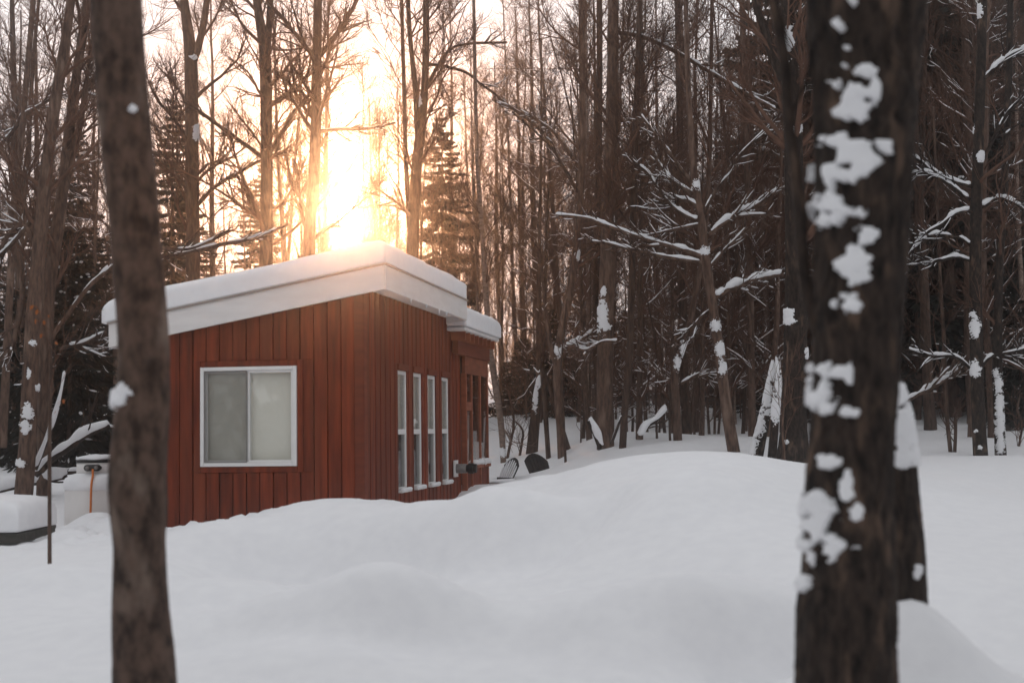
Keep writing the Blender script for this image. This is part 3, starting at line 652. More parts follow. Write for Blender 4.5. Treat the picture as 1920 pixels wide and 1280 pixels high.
def scatter(kind, protos, n, px0, px1, Y0, Y1, s0, s1):
    for i in range(n):
        px = px0 + (px1 - px0) * (i + rng.random()) / n; Yd = rng.uniform(Y0, Y1)
        if 618 < px < 674: px += 34 if px > 645 else -34       # the gap the sun shines through
        z = zone(px)
        dp_ = 'front rank ' if Yd < Y0 + (Y1 - Y0) * .4 else 'farther back '
        put(protos, int(rng.integers(0, 99)), px, Yd, rng.uniform(s0, s1), KIND[kind][0] + dp_ + z, KIND[kind][1] + dp_ + z)
# wood: density follows the photograph, thin on the left and closed on the right
scatter('big', big, 7, -60, 340, 34, 60, .8, 1.1)
scatter('big', big, 10, 330, 900, 40, 75, .75, 1.05)
scatter('big', big, 13, 900, 1480, 36, 70, .8, 1.1)
scatter('big', big, 10, 1480, 1980, 32, 60, .9, 1.2)
scatter('snowy', snowy, 4, -60, 330, 30, 45, .7, 1.0)
scatter('snowy', snowy, 20, 980, 1500, 28, 48, .6, 1.0)
scatter('snowy', snowy, 12, 1500, 1980, 28, 46, .8, 1.1)
scatter('pole', pole, 10, -60, 340, 34, 60, .8, 1.1)
scatter('pole', pole, 16, 330, 880, 42, 75, .7, 1.0)
scatter('pole', pole, 16, 560, 900, 34, 46, .75, 1.05)
scatter('pole', pole, 36, 880, 1490, 34, 70, .75, 1.15)
scatter('pole', pole, 12, 1490, 1980, 32, 60, .9, 1.2)
scatter('pole', pole, 15, 1040, 1490, 29, 42, .35, .65)
scatter('snowy', snowy, 20, 1075, 1490, 29, 38, .3, .6)
scatter('spruce', spruce, 20, -120, 330, 36, 60, .42, .68)
scatter('spruce', spruce, 9, 330, 560, 42, 62, .4, .62)
scatter('spruce', spruce, 3, 1000, 1240, 62, 80, .35, .5)
scatter('spruce', spruce, 6, 1280, 1480, 50, 72, .5, .9)
scatter('spruce', spruce, 24, 1480, 2000, 38, 72, 1.05, 1.5)
scatter('young', young, 10, -60, 300, 30, 42, .7, 1.2)
scatter('young', young, 8, 920, 1180, 40, 52, .5, .8)
scatter('young', young, 10, 1350, 1960, 32, 48, .6, 1.1)
for px_, Y_, s_, l_ in ((676, 52, .8, 'thin pole tree right beside the sun, behind the roof'), (612, 56, .85, 'thin pole tree just left of the sun, behind the roof'), (699, 46, .7, 'twiggy pole tree between the sun and the forked tree'), (716, 60, .95, 'tall pole tree deep behind the forked tree')):
    put(pole, int(rng.integers(0, 9)), px_, Y_, s_, l_, 'pole trees flanking the sun')
put(spruce, 1, 832, 44, .82, 'pointed dark spruce just behind the roof peak, right of the sun glow', 'dark spruces behind the cabin roof')

# far wood that reads as one mass
b = MB(); rg = np.random.default_rng(77); K = 520
xx = rg.uniform(-.46, .46, K); xx = np.where(np.abs(xx + .118) < .012, xx + .03, xx); yy = rg.uniform(76, 120, K); xx = xx * yy; zz = H(xx, yy)
hh = rg.uniform(8, 15, K) * np.where(xx / yy > .14, 1.2, np.where(xx / yy > -.02, .65, .52)); n = 6; s = np.linspace(0, 1, n)
P = np.stack([xx[:, None] + rg.normal(size=(K, 1)) * .5 * s, yy[:, None] + 0 * s, zz[:, None] - .3 + hh[:, None] * s], -1)
RR = rg.uniform(.05, .13, K)[:, None] * (1 - .8 * s)[None]
b.tubes(P, RR, 5, False)
A, Ra = grow(P, RR, 16, .12, .97, (.8, 2.6), (.5, 1.0), .6, 4, (.3, .5), rg, .009, .15, .4); b.tubes(A, Ra, 3, False)
B, Rb = grow(A, Ra, 3, .2, .97, (.5, 1.3), (.4, .9), .4, 3, (.5, .7), rg, .007, .15, .5); b.tubes(B, Rb, 3, False)
b.obj('far_woods', M['twig'], kind='stuff')

# unseen spruces beside and behind the viewer, added to block low sky light
b = MB(); rg = np.random.default_rng(78); base = [proto_spruce('', '', 14, 47, .19, 0, .04, .07, True), proto_spruce('', '', 12, 48, .22, 0, .04, .07, True)]
base = [(np.concatenate(q.v), q.f) for q in base]
ring_ = [(rg.uniform(-26, 26), rg.uniform(-24, -7)) for _ in range(46)] + [(rg.choice([-1, 1]) * rg.uniform(10, 24), rg.uniform(-8, 14)) for _ in range(26)] + [(sg * (.42 * yy_ + rg.uniform(4, 14)), yy_) for yy_ in rg.uniform(14, 60, 18) for sg in (-1, 1)]
for (x, y) in ring_:
    V, fs = base[int(rg.integers(0, 2))]; a = rg.uniform(0, 6.28); c_, s_ = math.cos(a), math.sin(a); k = rg.uniform(.55, .95)
    q = np.c_[V[:, 0] * c_ - V[:, 1] * s_, V[:, 0] * s_ + V[:, 1] * c_, V[:, 2]] * k + np.array([x, y, Hs(x, y)])
    b.add(q, list(fs))
b.obj('unseen_woods', M['needle'], kind='stuff')

# ---- trees one can tell apart, traced at their own distances
def tree_from_px(name, label, depth, pts, bark='bark', crown=None, branches=(), patches=(), stems=(), seed=1, group=None, sides=14, base_drop=.8, cat='tree', rough=.06, n=40, ridge=0.0):
    """pts: (px, py, width px) from the base upward"""
    rg = np.random.default_rng(seed)
    def w3(pp):
        out = []
        for k, q in enumerate(pp):
            Yd = depth + (q[3] if len(q) > 3 else 0); p = at(q[0], q[1], Yd); out.append((p.x, p.y, p.z, q[2] / FPX * Yd / 2))
        return np.array(out)
    W = w3(pts); b0 = W[0].copy(); d = W[0, :3] - W[1, :3]; d = d / np.linalg.norm(d); b0[:3] += d * base_drop; b0[3] *= 1.12
    W = smooth_path(np.vstack([b0, W]), n); W[:, 3] = np.maximum(W[:, 3], .006)
    org = Vector(W[0, :3]); t = thing(name, label, cat, org, group=group); O = np.array(org)
    P = W[:, :3] - O; Rr = W[:, 3]
    tb = trunk_mesh(P, Rr, sides, rough, seed, ridge=ridge)
    St = []
    for s in stems:
        q = smooth_path(w3(s), 18); tb.tubes(q[:, :3] - O, np.maximum(q[:, 3], .006), 9); St.append((q[:, :3] - O, np.maximum(q[:, 3], .006)))
    tb.obj('trunk', M[bark], t)
    lv = None
    if crown:
        lv = crown_levels(P, Rr, rg, **crown); cm = crown_mesh(lv)
        for q, qr in St:
            l2 = crown_levels(q, qr, rg, **dict(crown, n1=max(4, crown['n1'] // 2), t0=.2))
            for (a, ra), sd_ in zip(l2, (5, 4, 3)): cm.tubes(a, ra, sd_, False)
        cm.obj('crown', M['twig'], t)
    for br in branches:            # {'p': px points with widths, 'snow': 0..1, 'twigs': n}
        q = smooth_path(w3(br['p']), 28); q[:, :3] -= O; q[:, :3] += .02 * np.c_[vnoise(q[:, :3] * 3), vnoise(q[:, :3] * 3 + 9), vnoise(q[:, :3] * 3 + 21)]; q[:, 3] = np.maximum(q[:, 3], .005)
        bm = MB(); bm.tubes(q[:, :3], q[:, 3], 7)
        tw = br.get('twigs', 16)
        B, Rb = grow(q[None, :, :3], q[None, :, 3], tw, .25, .98, (.3, 1.0), (.4, .9), .3, 6, (.3, .6), rg, .006, .16, .35); bm.tubes(B, Rb, 4, False)
        C, Rc = grow(B, Rb, 3, .3, .98, (.15, .5), (.4, .9), .2, 4, (.5, .8), rg, .0045, .16, .5); bm.tubes(C, Rc, 3, False)
        bo = bm.obj('branch', M[br.get('bark', bark)], t)
        sn = br.get('snow', 0)
        if sn:
            S = MB(); m = 70; tt = np.linspace(br.get('s0', .03), br.get('s1', .97), m); c = interp_path(q[:, :3], tt); r = interp_path(q[:, 3], tt)
            hz = np.sqrt(np.clip(1 - nrm(np.gradient(c, axis=0))[:, 2] ** 2, 0.05, 1))
            sr = np.maximum(r * sn * .52, .007 * sn) * (1 + .55 * vnoise(c * 6 + seed) + .35 * vnoise(c * 15 + seed)) * (.4 + .6 * hz) * np.clip((vnoise(c * 3.1 + 7 + seed) - br.get('gap', -.55)) * 5 + .3, 0, 1); sr[0] = sr[-1] = .001; sr = np.maximum(sr, .001)
            c = c + UP * (r * .6 + sr * .5)[:, None]; c[:, 1] -= r * .25
            S.tubes(c, sr, 8, False); snow_on(S, B, Rb, rg, .8, .9, 1.2, .009); snow_on(S, C[::2], Rc[::2], rg, .7, .9, 1.2, .007, 5)
            S.obj('snow', M['snow'], bo, kind='stuff')
    if patches:
        S = MB(); snow_patches(S, P, Rr * 1.0, O, patches, seed)
        if S.n: S.obj('snow_patch', M['snow'], t, kind='stuff')
    return t
def snow_patches(S, P, Rr, O, ell, seed, nth=120, ds=None, thick=None, rough_k=1.08):
    """snow plastered on a trunk: raised, ragged-edged sheets on the bark. ell: (px, py, rx, ry) where it sticks"""
    d = np.r_[0, np.cumsum(np.linalg.norm(np.diff(P, axis=0), axis=1))]; r0 = Rr.mean()
    ds = ds or max(.006, r0 * .045); n = int(d[-1] / ds)
    pt = np.interp(np.linspace(0, d[-1], n), d, np.arange(len(d))) / (len(d) - 1)
    c = interp_path(P, pt); r = interp_path(Rr, pt); T = nrm(np.gradient(c, axis=0))
    toc = nrm(np.array(CAM) - (c + O)); Fv = nrm(toc - (toc * T).sum(1, keepdims=True) * T); Sd = np.cross(T, Fv)
    th = np.linspace(-1.65, 1.65, nth)
    nv = np.cos(th)[None, :, None] * Fv[:, None] + np.sin(th)[None, :, None] * Sd[:, None]
    V = c[:, None] + nv * (r[:, None, None])
    px, py = to_px(V + O); m = np.full(px.shape, -9.0)
    for (ex, ey, rx, ry) in ell: m = np.maximum(m, 1 - np.sqrt(((px - ex) / rx) ** 2 + ((py - ey) / ry) ** 2))
    sc_ = .45 / max(r0, .02)
    wob = fbm(V * sc_ * np.array([2.2, 2.2, 3.6]) + seed * 3.1, 3) * .6 + fbm(V * sc_ * np.array([8, 8, 10]) + seed, 5) * (1.5 if r0 > .15 else .6)
    m = m - .03 + wob * 1.15 * (m > -1.2)
    tk = thick or min(.018, max(.009, r0 * .10))
    h = tk * np.sqrt(np.clip(m * 2.2, 0, 1)) * (1 + .5 * fbm(V * sc_ * 5 + 2, 3))
    V = c[:, None] + nv * (r[:, None, None] * (1 + .10 * (m > 0))[..., None] + h[..., None] - np.where(m > 0, 0, r0 * .12)[..., None]) - UP * (h * .25)[..., None]
    ii = np.arange(n * nth).reshape(n, nth)
    q = np.stack([ii[:-1, :-1], ii[:-1, 1:], ii[1:, 1:], ii[1:, :-1]], -1).reshape(-1, 4)
    keep = (m.ravel()[q] > 0).any(1); q = q[keep]
    if len(q) == 0: return
    us, inv = np.unique(q, return_inverse=True); S.add(V.reshape(-1, 3)[us], inv.reshape(q.shape)[:, ::-1])

# near trunk on the left
tree_from_px('near_trunk', 'thick smooth-barked trunk with two small snow clumps, standing before the cabin', 6.6,
             [(272, 1420, 128), (271, 1330, 120), (269, 1240, 112), (263, 1140, 102), (261, 1020, 98), (259, 950, 108), (257, 890, 108), (266, 760, 100), (268, 640, 95), (257, 480, 96), (243, 320, 95), (233, 200, 96), (221, 40, 95), (215, -100, 94), (205, -400, 88), (190, -900, 76), (180, -1500, 50)],
             bark='bark_smooth', sides=80, n=420, ridge=.016, rough=.045, seed=3, patches=[(247, 204, 9, 8), (219, 745, 21, 24)])
# near trunk on the right
right = tree_from_px('near_trunk', 'thick dark trunk plastered with large patches of snow, nearest on the right', 5.6,
             [(1588, 1420, 196), (1587, 1320, 184), (1586, 1230, 178), (1587, 1140, 176), (1592, 1060, 166), (1596, 900, 157), (1603, 760, 152), (1607, 640, 158), (1610, 520, 166), (1617, 400, 172), (1620, 250, 186), (1622, 120, 206), (1624, 0, 224), (1630, -150, 230), (1640, -400, 190), (1650, -900, 150), (1655, -1500, 100)],
             bark='bark_old', sides=130, n=520, ridge=.05, rough=.06, seed=5,
             branches=[dict(p=[(1560, 690, 28), (1532, 610, 26), (1515, 520, 24), (1502, 400, 24), (1491, 280, 22), (1478, 160, 22), (1455, 40, 22), (1436, -60, 20), (1400, -300, 14)], twigs=4)],
             patches=[(1578, 48, 9, 10), (1590, 90, 8, 6), (1600, 5, 9, 9), (1585, 125, 12, 10), (1617, 135, 22, 14), (1603, 175, 34, 22), (1612, 202, 26, 18), (1585, 210, 16, 13), (1638, 170, 9, 20), (1568, 265, 20, 14), (1603, 290, 34, 24), (1650, 270, 10, 15), (1578, 330, 32, 28), (1610, 318, 24, 20), (1562, 385, 25, 25), (1557, 410, 16, 14), (1600, 402, 26, 13), (1627, 440, 16, 18), (1615, 470, 22, 22), (1597, 500, 25, 20), (1590, 572, 24, 16),
                      (1545, 690, 15, 10), (1575, 700, 18, 10), (1542, 738, 22, 18), (1592, 700, 9, 18), (1555, 762, 10, 9), (1595, 770, 13, 7), (1565, 868, 20, 12), (1592, 890, 15, 24), (1588, 930, 13, 26), (1545, 950, 30, 34), (1537, 1000, 28, 42), (1570, 1022, 25, 13), (1602, 955, 10, 14), (1516, 1088, 12, 14)])
tree_from_px('near_trunk', 'leaning dark trunk half hidden behind the big snow-patched trunk, snow mounded at its foot', 6.9,
             [(1700, 1230, 92), (1696, 1150, 84), (1692, 1050, 84), (1684, 950, 82), (1674, 860, 84), (1664, 780, 80), (1650, 700, 72), (1640, 600, 70), (1632, 400, 64), (1625, 100, 60), (1622, -300, 46), (1620, -900, 30)],
             bark='bark_old', sides=80, n=300, ridge=.05, seed=8, patches=[(1700, 800, 26, 60), (1686, 740, 12, 24), (1712, 850, 14, 26), (1690, 860, 20, 18), (1720, 1068, 7, 14)])

CR = dict(n1=30, t0=.26, l1=(1.2, 3.2), n2=10, n3=6, rmin=.0062)
CRL = dict(n1=22, t0=.28, l1=(1.0, 2.8), n2=8, n3=5, rmin=.0048)
CRS = dict(n1=16, t0=.25, l1=(.7, 1.8), n2=6, n3=4)
# left clump
tree_from_px('leaning_tree', 'dark tree with snow stuck low on its trunk, left of the white tank', 22, [(43, 938, 36), (52, 820, 32), (60, 640, 30), (72, 480, 27), (95, 250, 22), (125, 60, 19), (142, -100, 16), (170, -500, 8)], crown=CRL, seed=51,
             patches=[(52, 770, 10, 18), (48, 800, 9, 16), (73, 726, 7, 7), (38, 868, 8, 8), (54, 700, 4, 12), (60, 643, 6, 6)],
             branches=[dict(p=[(40, 560, 14), (20, 660, 9), (-30, 690, 8)], snow=1.3), dict(p=[(72, 470, 8), (40, 420, 8), (-10, 480, 7)], snow=0.4), dict(p=[(78, 390, 9), (50, 425, 9), (0, 478, 8), (-40, 510, 6)], snow=1.2)])
tree_from_px('leaning_tree', 'dark leaning twin-stemmed tree beside the smooth near trunk', 23, [(82, 900, 26), (84, 720, 25), (90, 560, 25), (112, 400, 22), (138, 180, 18), (163, 0, 16), (175, -150, 13), (190, -500, 7)], crown=CRL, seed=52,
             stems=[[(112, 400, 14), (150, 230, 12), (168, 120, 10), (180, 20, 8)]],
             branches=[dict(p=[(92, 640, 9), (125, 590, 9), (165, 540, 9), (210, 500, 9), (260, 480, 8), (310, 482, 8), (400, 462, 8), (480, 445, 7), (540, 420, 5)], snow=1.5), dict(p=[(250, 478, 8), (300, 467, 8), (360, 466, 8), (440, 430, 5)], snow=1.4),
                       dict(p=[(110, 655, 7), (150, 645, 8), (200, 625, 8)], snow=1.4), dict(p=[(136, 190, 12), (165, 165, 10), (185, 130, 8)], snow=.8)])
tree_from_px('slender_tree', 'slender bare tree left of the leaning pair, snowy limb crossing it', 27, [(8, 760, 16), (25, 420, 14), (45, 200, 12), (62, 0, 10), (70, -150, 8), (80, -500, 4)], crown=CRS, seed=53,
             branches=[dict(p=[(45, 205, 9), (20, 250, 8), (-20, 290, 7)], snow=1.2), dict(p=[(40, 215, 8), (70, 200, 7), (100, 185, 6), (125, 178, 4)], snow=1.1)])
# behind the cabin
tree_from_px('bare_maple', 'bare tree with an oval snow pad on its trunk, behind the left roof end', 31, [(364, 760, 30), (362, 540, 27), (360, 300, 25), (358, 110, 24), (345, 0, 16), (338, -150, 14), (330, -500, 7)], crown=CR, seed=54, stems=[[(360, 120, 16), (374, 80, 14), (388, 0, 12), (398, -150, 9), (405, -400, 5)]],
             patches=[(369, 250, 8, 16), (364, 108, 8, 5)], branches=[dict(p=[(365, 390, 9), (410, 345, 8), (470, 310, 7), (540, 280, 6)], snow=.9)])
tree_from_px('bare_maple', 'bare trunk left of the sun glow, forking near the top', 30, [(500, 760, 32), (499, 480, 25), (500, 300, 23), (497, 110, 22), (484, 20, 16), (470, -100, 13), (450, -450, 7)], crown=CR, seed=55, stems=[[(498, 120, 15), (505, 40, 13), (510, -100, 10), (515, -350, 6)]], branches=[dict(p=[(500, 300, 9), (430, 250, 8), (350, 190, 6)], snow=0), dict(p=[(502, 290, 9), (560, 200, 8), (610, 150, 6)], snow=0)])
tree_from_px('bare_maple', 'tall bare trunk directly beside the sun, with a long level limb', 30, [(577, 760, 28), (580, 470, 22), (590, 300, 22), (594, 110, 18), (596, 0, 16), (598, -150, 12), (602, -500, 6)], crown=CR, seed=56,
             branches=[dict(p=[(594, 110, 10), (640, 50, 9), (680, -20, 7)], snow=0), dict(p=[(592, 115, 9), (550, 60, 8), (510, 10, 6)], snow=0), dict(p=[(585, 245, 7), (640, 244, 7), (700, 240, 6), (742, 230, 4)], snow=.7), dict(p=[(592, 230, 8), (560, 170, 7), (500, 200, 5)])])
tree_from_px('bare_maple', 'bare tree forking in two above the roof peak', 31, [(772, 760, 28), (774, 465, 23), (782, 300, 20), (790, 240, 18), (797, 150, 14), (799, 50, 13), (797, -100, 10), (795, -450, 5)], crown=CR, seed=57,
             stems=[[(784, 270, 12), (778, 160, 10), (768, 60, 9), (763, -60, 8), (755, -350, 4)], [(772, 600, 10), (769, 450, 10), (762, 330, 9), (757, 150, 8), (753, 0, 7), (750, -250, 4)]], patches=[(786, 190, 5, 11)],
             branches=[dict(p=[(797, 170, 7), (850, 90, 6), (950, 80, 5)], snow=.6), dict(p=[(800, 120, 7), (860, 130, 6), (920, 170, 5), (1020, 250, 6)], snow=.7)])
tree_from_px('pale_tree', 'pale curved trunk rising just past the porch corner', 30.5, [(944, 868, 11), (939, 790, 12), (926, 705, 12), (919, 650, 11), (912, 560, 10), (905, 450, 9), (895, 300, 8), (890, 100, 7), (885, -200, 4)], bark='bark_pale', crown=CRS, seed=58, patches=[(943, 848, 6, 9)],
             branches=[dict(p=[(930, 755, 4), (918, 735, 3), (912, 715, 2)], twigs=2), dict(p=[(940, 800, 4), (952, 815, 4), (960, 834, 3)], twigs=2)])
# middle
tree_from_px('thick_tree', 'thickest straight trunk in the middle of the wood, snow slab on its side', 28, [(1135, 815, 32), (1134, 740, 30), (1136, 600, 30), (1142, 400, 28), (1148, 200, 23), (1150, 0, 20), (1152, -200, 16), (1155, -700, 7)], crown=CR, seed=60, sides=36, n=160, ridge=.035, patches=[(1130, 590, 10, 30), (1136, 612, 8, 12), (1133, 545, 5, 10)],
             branches=[dict(p=[(1150, 60, 9), (1210, 70, 9), (1290, 110, 8), (1380, 165, 8), (1465, 212, 7)], snow=1.3, gap=-.9)])
tree_from_px('slender_tree', 'straight trunk close beside the thickest one', 32, [(1122, 780, 13), (1118, 600, 13), (1123, 300, 12), (1124, 0, 11), (1122, -300, 7)], crown=CRL, seed=61)
tree_from_px('pale_tree', 'pale birch-like trunk left of the thickest trunk', 36, [(1106, 775, 11), (1104, 560, 10), (1100, 300, 9), (1096, 0, 8), (1090, -300, 5)], bark='bark_pale', crown=CRS, seed=62)
tree_from_px('slender_tree', 'brown trunk leaning slightly right of the thickest one', 27.5, [(1168, 828, 14), (1172, 760, 14), (1179, 690, 14), (1184, 560, 13), (1190, 300, 12), (1200, 0, 10), (1205, -300, 7)], crown=CRL, seed=63, branches=[dict(p=[(1160, 640, 5), (1130, 640, 5), (1100, 655, 6), (1078, 648, 5)], snow=1.6)])
tree_from_px('crooked_tree', 'crooked tree with snow packed in its low fork', 29, [(1050, 797, 15), (1044, 700, 15), (1052, 625, 15), (1070, 540, 16), (1085, 420, 14), (1092, 250, 13), (1090, 0, 12), (1085, -300, 7)], crown=CRL, seed=64, patches=[(1028, 680, 6, 14), (1046, 660, 8, 10), (1060, 650, 8, 8), (1083, 478, 5, 10)],
             branches=[dict(p=[(1044, 690, 11), (1034, 660, 10), (1028, 620, 9), (1020, 540, 8), (1010, 420, 6)], snow=1.0, gap=-.1), dict(p=[(1050, 660, 8), (1085, 640, 8), (1112, 622, 6)], snow=1.9), dict(p=[(1075, 300, 7), (1030, 240, 6), (965, 205, 6), (930, 190, 5)], snow=.9), dict(p=[(1085, 360, 7), (1060, 320, 6), (1030, 270, 5), (960, 210, 4)], snow=.8)])
tree_from_px('crooked_tree', 'thin dark stem and leaning prop forming a narrow V behind the black chair', 29.4, [(1028, 852, 10), (1023, 780, 10), (1019, 720, 10), (1016, 690, 9)], seed=65, n=24, stems=[[(1070, 856, 10), (1050, 790, 9), (1032, 730, 8), (1016, 690, 7)]], branches=[dict(p=[(1016, 695, 6), (1008, 700, 6), (1000, 690, 5)], snow=1.8, twigs=2)])
tree_from_px('broken_snag', 'short broken snag with snow down its left side', 31, [(1003, 790, 20), (1007, 750, 15), (1011, 715, 11), (1013, 700, 7)], seed=66, n=20, patches=[(1004, 745, 5, 26), (1010, 712, 5, 16)])
tree_from_px('forked_tree', 'dark tree whose right limb carries a long snow pad', 28, [(1271, 832, 17), (1268, 760, 16), (1264, 700, 16), (1275, 660, 13), (1290, 620, 12), (1302, 560, 11), (1318, 470, 10), (1330, 300, 9), (1335, 0, 7), (1338, -300, 4)], crown=CRL, seed=67, patches=[(1270, 680, 6, 14), (1282, 655, 6, 16), (1292, 640, 5, 10)], branches=[dict(p=[(1268, 700, 6), (1250, 712, 5), (1215, 695, 3)], snow=1.0), dict(p=[(1275, 720, 5), (1300, 705, 5), (1325, 700, 5)], snow=1.8)])
tree_from_px('straight_tree', 'straight brown trunk just behind the snow-padded forked one', 31.5, [(1288, 816, 20), (1284, 720, 17), (1280, 560, 15), (1276, 300, 13), (1270, 0, 11), (1265, -300, 7)], crown=CRL, seed=68)
tree_from_px('snow_limbed_tree', 'tree with many heavy snow-topped limbs spreading in the middle right', 25.8, [(1376, 847, 24), (1360, 750, 21), (1346, 640, 19), (1328, 520, 18), (1313, 400, 16), (1302, 335, 15), (1292, 200, 11), (1286, 0, 9), (1280, -300, 5)], crown=dict(n1=22, t0=.35, l1=(.9, 2.4), n2=7, n3=4, ang1=(.8, 1.2), up1=.5), seed=69,
             patches=[(1350, 655, 8, 14), (1355, 690, 8, 14), (1342, 610, 9, 10), (1322, 470, 8, 8), (1308, 345, 10, 9), (1360, 620, 6, 12)],
             branches=[dict(p=[(1325, 482, 9), (1270, 465, 9), (1190, 442, 8), (1110, 412, 7), (1030, 400, 5)], snow=1.5, gap=-.7), dict(p=[(1318, 492, 8), (1240, 480, 7), (1160, 462, 6), (1100, 450, 5)], snow=1.4, gap=-.5),
                       dict(p=[(1306, 345, 9), (1280, 320, 8), (1255, 285, 8), (1235, 260, 6), (1200, 210, 5)], snow=1.6), dict(p=[(1305, 365, 8), (1270, 345, 8), (1245, 320, 7), (1225, 290, 5)], snow=1.6), dict(p=[(1310, 415, 8), (1280, 400, 8), (1250, 375, 7), (1220, 330, 6), (1195, 310, 5)], snow=1.7),
                       dict(p=[(1312, 390, 9), (1285, 375, 8), (1265, 378, 6)], snow=2.0), dict(p=[(1318, 400, 8), (1345, 350, 7), (1395, 280, 6), (1450, 230, 5)], snow=1.2), dict(p=[(1330, 440, 10), (1370, 410, 11), (1420, 385, 10), (1462, 355, 8)], snow=2.0, gap=-.8), dict(p=[(1330, 500, 7), (1360, 465, 6), (1400, 425, 5)], snow=1.4), dict(p=[(1338, 560, 10), (1370, 540, 11), (1420, 525, 11), (1470, 514, 9)], snow=2.0, gap=-.8), dict(p=[(1340, 575, 7), (1310, 600, 6), (1290, 640, 5)], snow=1.2), dict(p=[(1312, 420, 7), (1260, 430, 6), (1205, 445, 4)], snow=1.0)])
tree_from_px('straight_tree', 'straight dark trunk between the snow-limbed tree and the broad dark trunk', 30, [(1410, 792, 15), (1407, 560, 13), (1401, 300, 12), (1394, 100, 11), (1390, -100, 10), (1385, -400, 6)], crown=CRL, seed=70)
tree_from_px('broad_trunk', 'broad dark trunk with a snow-filled fork high up, left of the big snow-patched one', 23.8, [(1486, 866, 62), (1489, 800, 48), (1491, 700, 43), (1492, 560, 39), (1488, 300, 34), (1482, 150, 30), (1478, 0, 26), (1475, -200, 22), (1470, -600, 10)], bark='bark_old', crown=CRL, seed=71, sides=48, n=220, ridge=.04, patches=[(1479, 588, 12, 12), (1476, 602, 13, 6), (1480, 75, 9, 24), (1486, 245, 6, 8), (1500, 240, 5, 8), (1476, 828, 5, 5), (1512, 660, 6, 10)],
             branches=[dict(p=[(1470, 150, 20), (1448, 100, 19), (1432, 50, 16), (1418, 10, 12), (1410, -60, 9)], snow=.9, gap=-.9, twigs=4)])
tree_from_px('leaning_stump', 'low leaning stump thickly capped with snow at the foot of the broad dark trunk', 24.5, [(1418, 852, 26), (1432, 790, 20), (1444, 720, 14), (1452, 675, 9)], seed=72, n=30, bark='bark_old', patches=[(1408, 830, 13, 30), (1422, 790, 12, 30), (1438, 740, 11, 36), (1448, 690, 8, 26)])
tree_from_px('leaning_stump', 'short snow-covered side stem propped against the broad dark trunk', 23.5, [(1452, 800, 16), (1455, 760, 14), (1460, 710, 10), (1458, 665, 7)], seed=73, n=30, bark='bark_old', patches=[(1455, 765, 14, 24), (1462, 730, 10, 24), (1456, 690, 9, 22)])
# right edge
tree_from_px('straight_tree', 'dark straight trunk with snow knots, second from the right edge', 25, [(1838, 847, 27), (1834, 760, 25), (1830, 600, 23), (1829, 450, 22), (1834, 300, 20), (1840, 100, 18), (1845, -100, 15), (1850, -500, 8)], bark='bark_old', crown=dict(n1=14, t0=.4, l1=(.9, 2.4), n2=6, n3=4, ang1=(.9, 1.3), up1=.3), seed=74, patches=[(1829, 612, 9, 20), (1828, 690, 10, 16), (1825, 590, 6, 8), (1820, 245, 7, 12), (1840, 292, 8, 10), (1835, 20, 8, 14), (1830, 808, 5, 3), (1838, 838, 4, 4)],
             branches=[dict(p=[(1825, 350, 8), (1790, 340, 7), (1750, 320, 7), (1710, 290, 6), (1690, 285, 5)], snow=2.2, gap=-.8), dict(p=[(1820, 375, 7), (1780, 345, 7), (1740, 325, 6), (1700, 325, 5)], snow=2.4, gap=-.8), dict(p=[(1822, 395, 8), (1795, 400, 7), (1765, 420, 7), (1730, 440, 6), (1700, 480, 5)], snow=2.0, gap=-.8), dict(p=[(1820, 460, 6), (1800, 445, 6), (1765, 440, 6), (1735, 445, 6), (1700, 480, 5)], snow=2.2, gap=-.8),
                       dict(p=[(1820, 488, 6), (1790, 482, 6), (1750, 490, 5), (1700, 498, 4)], snow=1.8, gap=-.8), dict(p=[(1836, 390, 8), (1870, 372, 7), (1900, 380, 6), (1930, 400, 4)], snow=2.2), dict(p=[(1842, 300, 7), (1865, 250, 7), (1890, 210, 6), (1930, 165, 5)], snow=1.3), dict(p=[(1843, 150, 9), (1870, 125, 9), (1905, 100, 8), (1940, 85, 7)], snow=2.0, gap=-.9), dict(p=[(1838, 690, 7), (1860, 668, 7), (1900, 660, 6), (1940, 650, 5)], snow=1.8), dict(p=[(1825, 695, 6), (1790, 668, 6), (1740, 665, 6), (1700, 655, 5)], snow=1.8, gap=-.8)])
tree_from_px('straight_tree', 'trunk plastered white with snow low down, nearest the right edge', 25.2, [(1876, 846, 21), (1872, 760, 19), (1870, 680, 18), (1874, 500, 15), (1888, 250, 13), (1895, 0, 11), (1900, -300, 7)], bark='bark_old', crown=CRS, seed=75, patches=[(1876, 835, 9, 14), (1875, 800, 8, 30), (1874, 760, 8, 30), (1872, 720, 7, 20), (1868, 700, 5, 8)])
tree_from_px('thin_sapling', 'thin dark sapling pair behind the snow-filled flat, right of the big trunk', 26, [(1783, 853, 8), (1774, 760, 8), (1770, 640, 7), (1762, 500, 6), (1750, 200, 5)], crown=dict(n1=10, t0=.3, l1=(.5, 1.3), n2=5, n3=3), seed=76, stems=[[(1790, 853, 7), (1792, 800, 6), (1790, 770, 5)]], branches=[dict(p=[(1692, 756, 8), (1730, 735, 9), (1770, 712, 9), (1800, 690, 6)], snow=2.2, gap=-.9)])
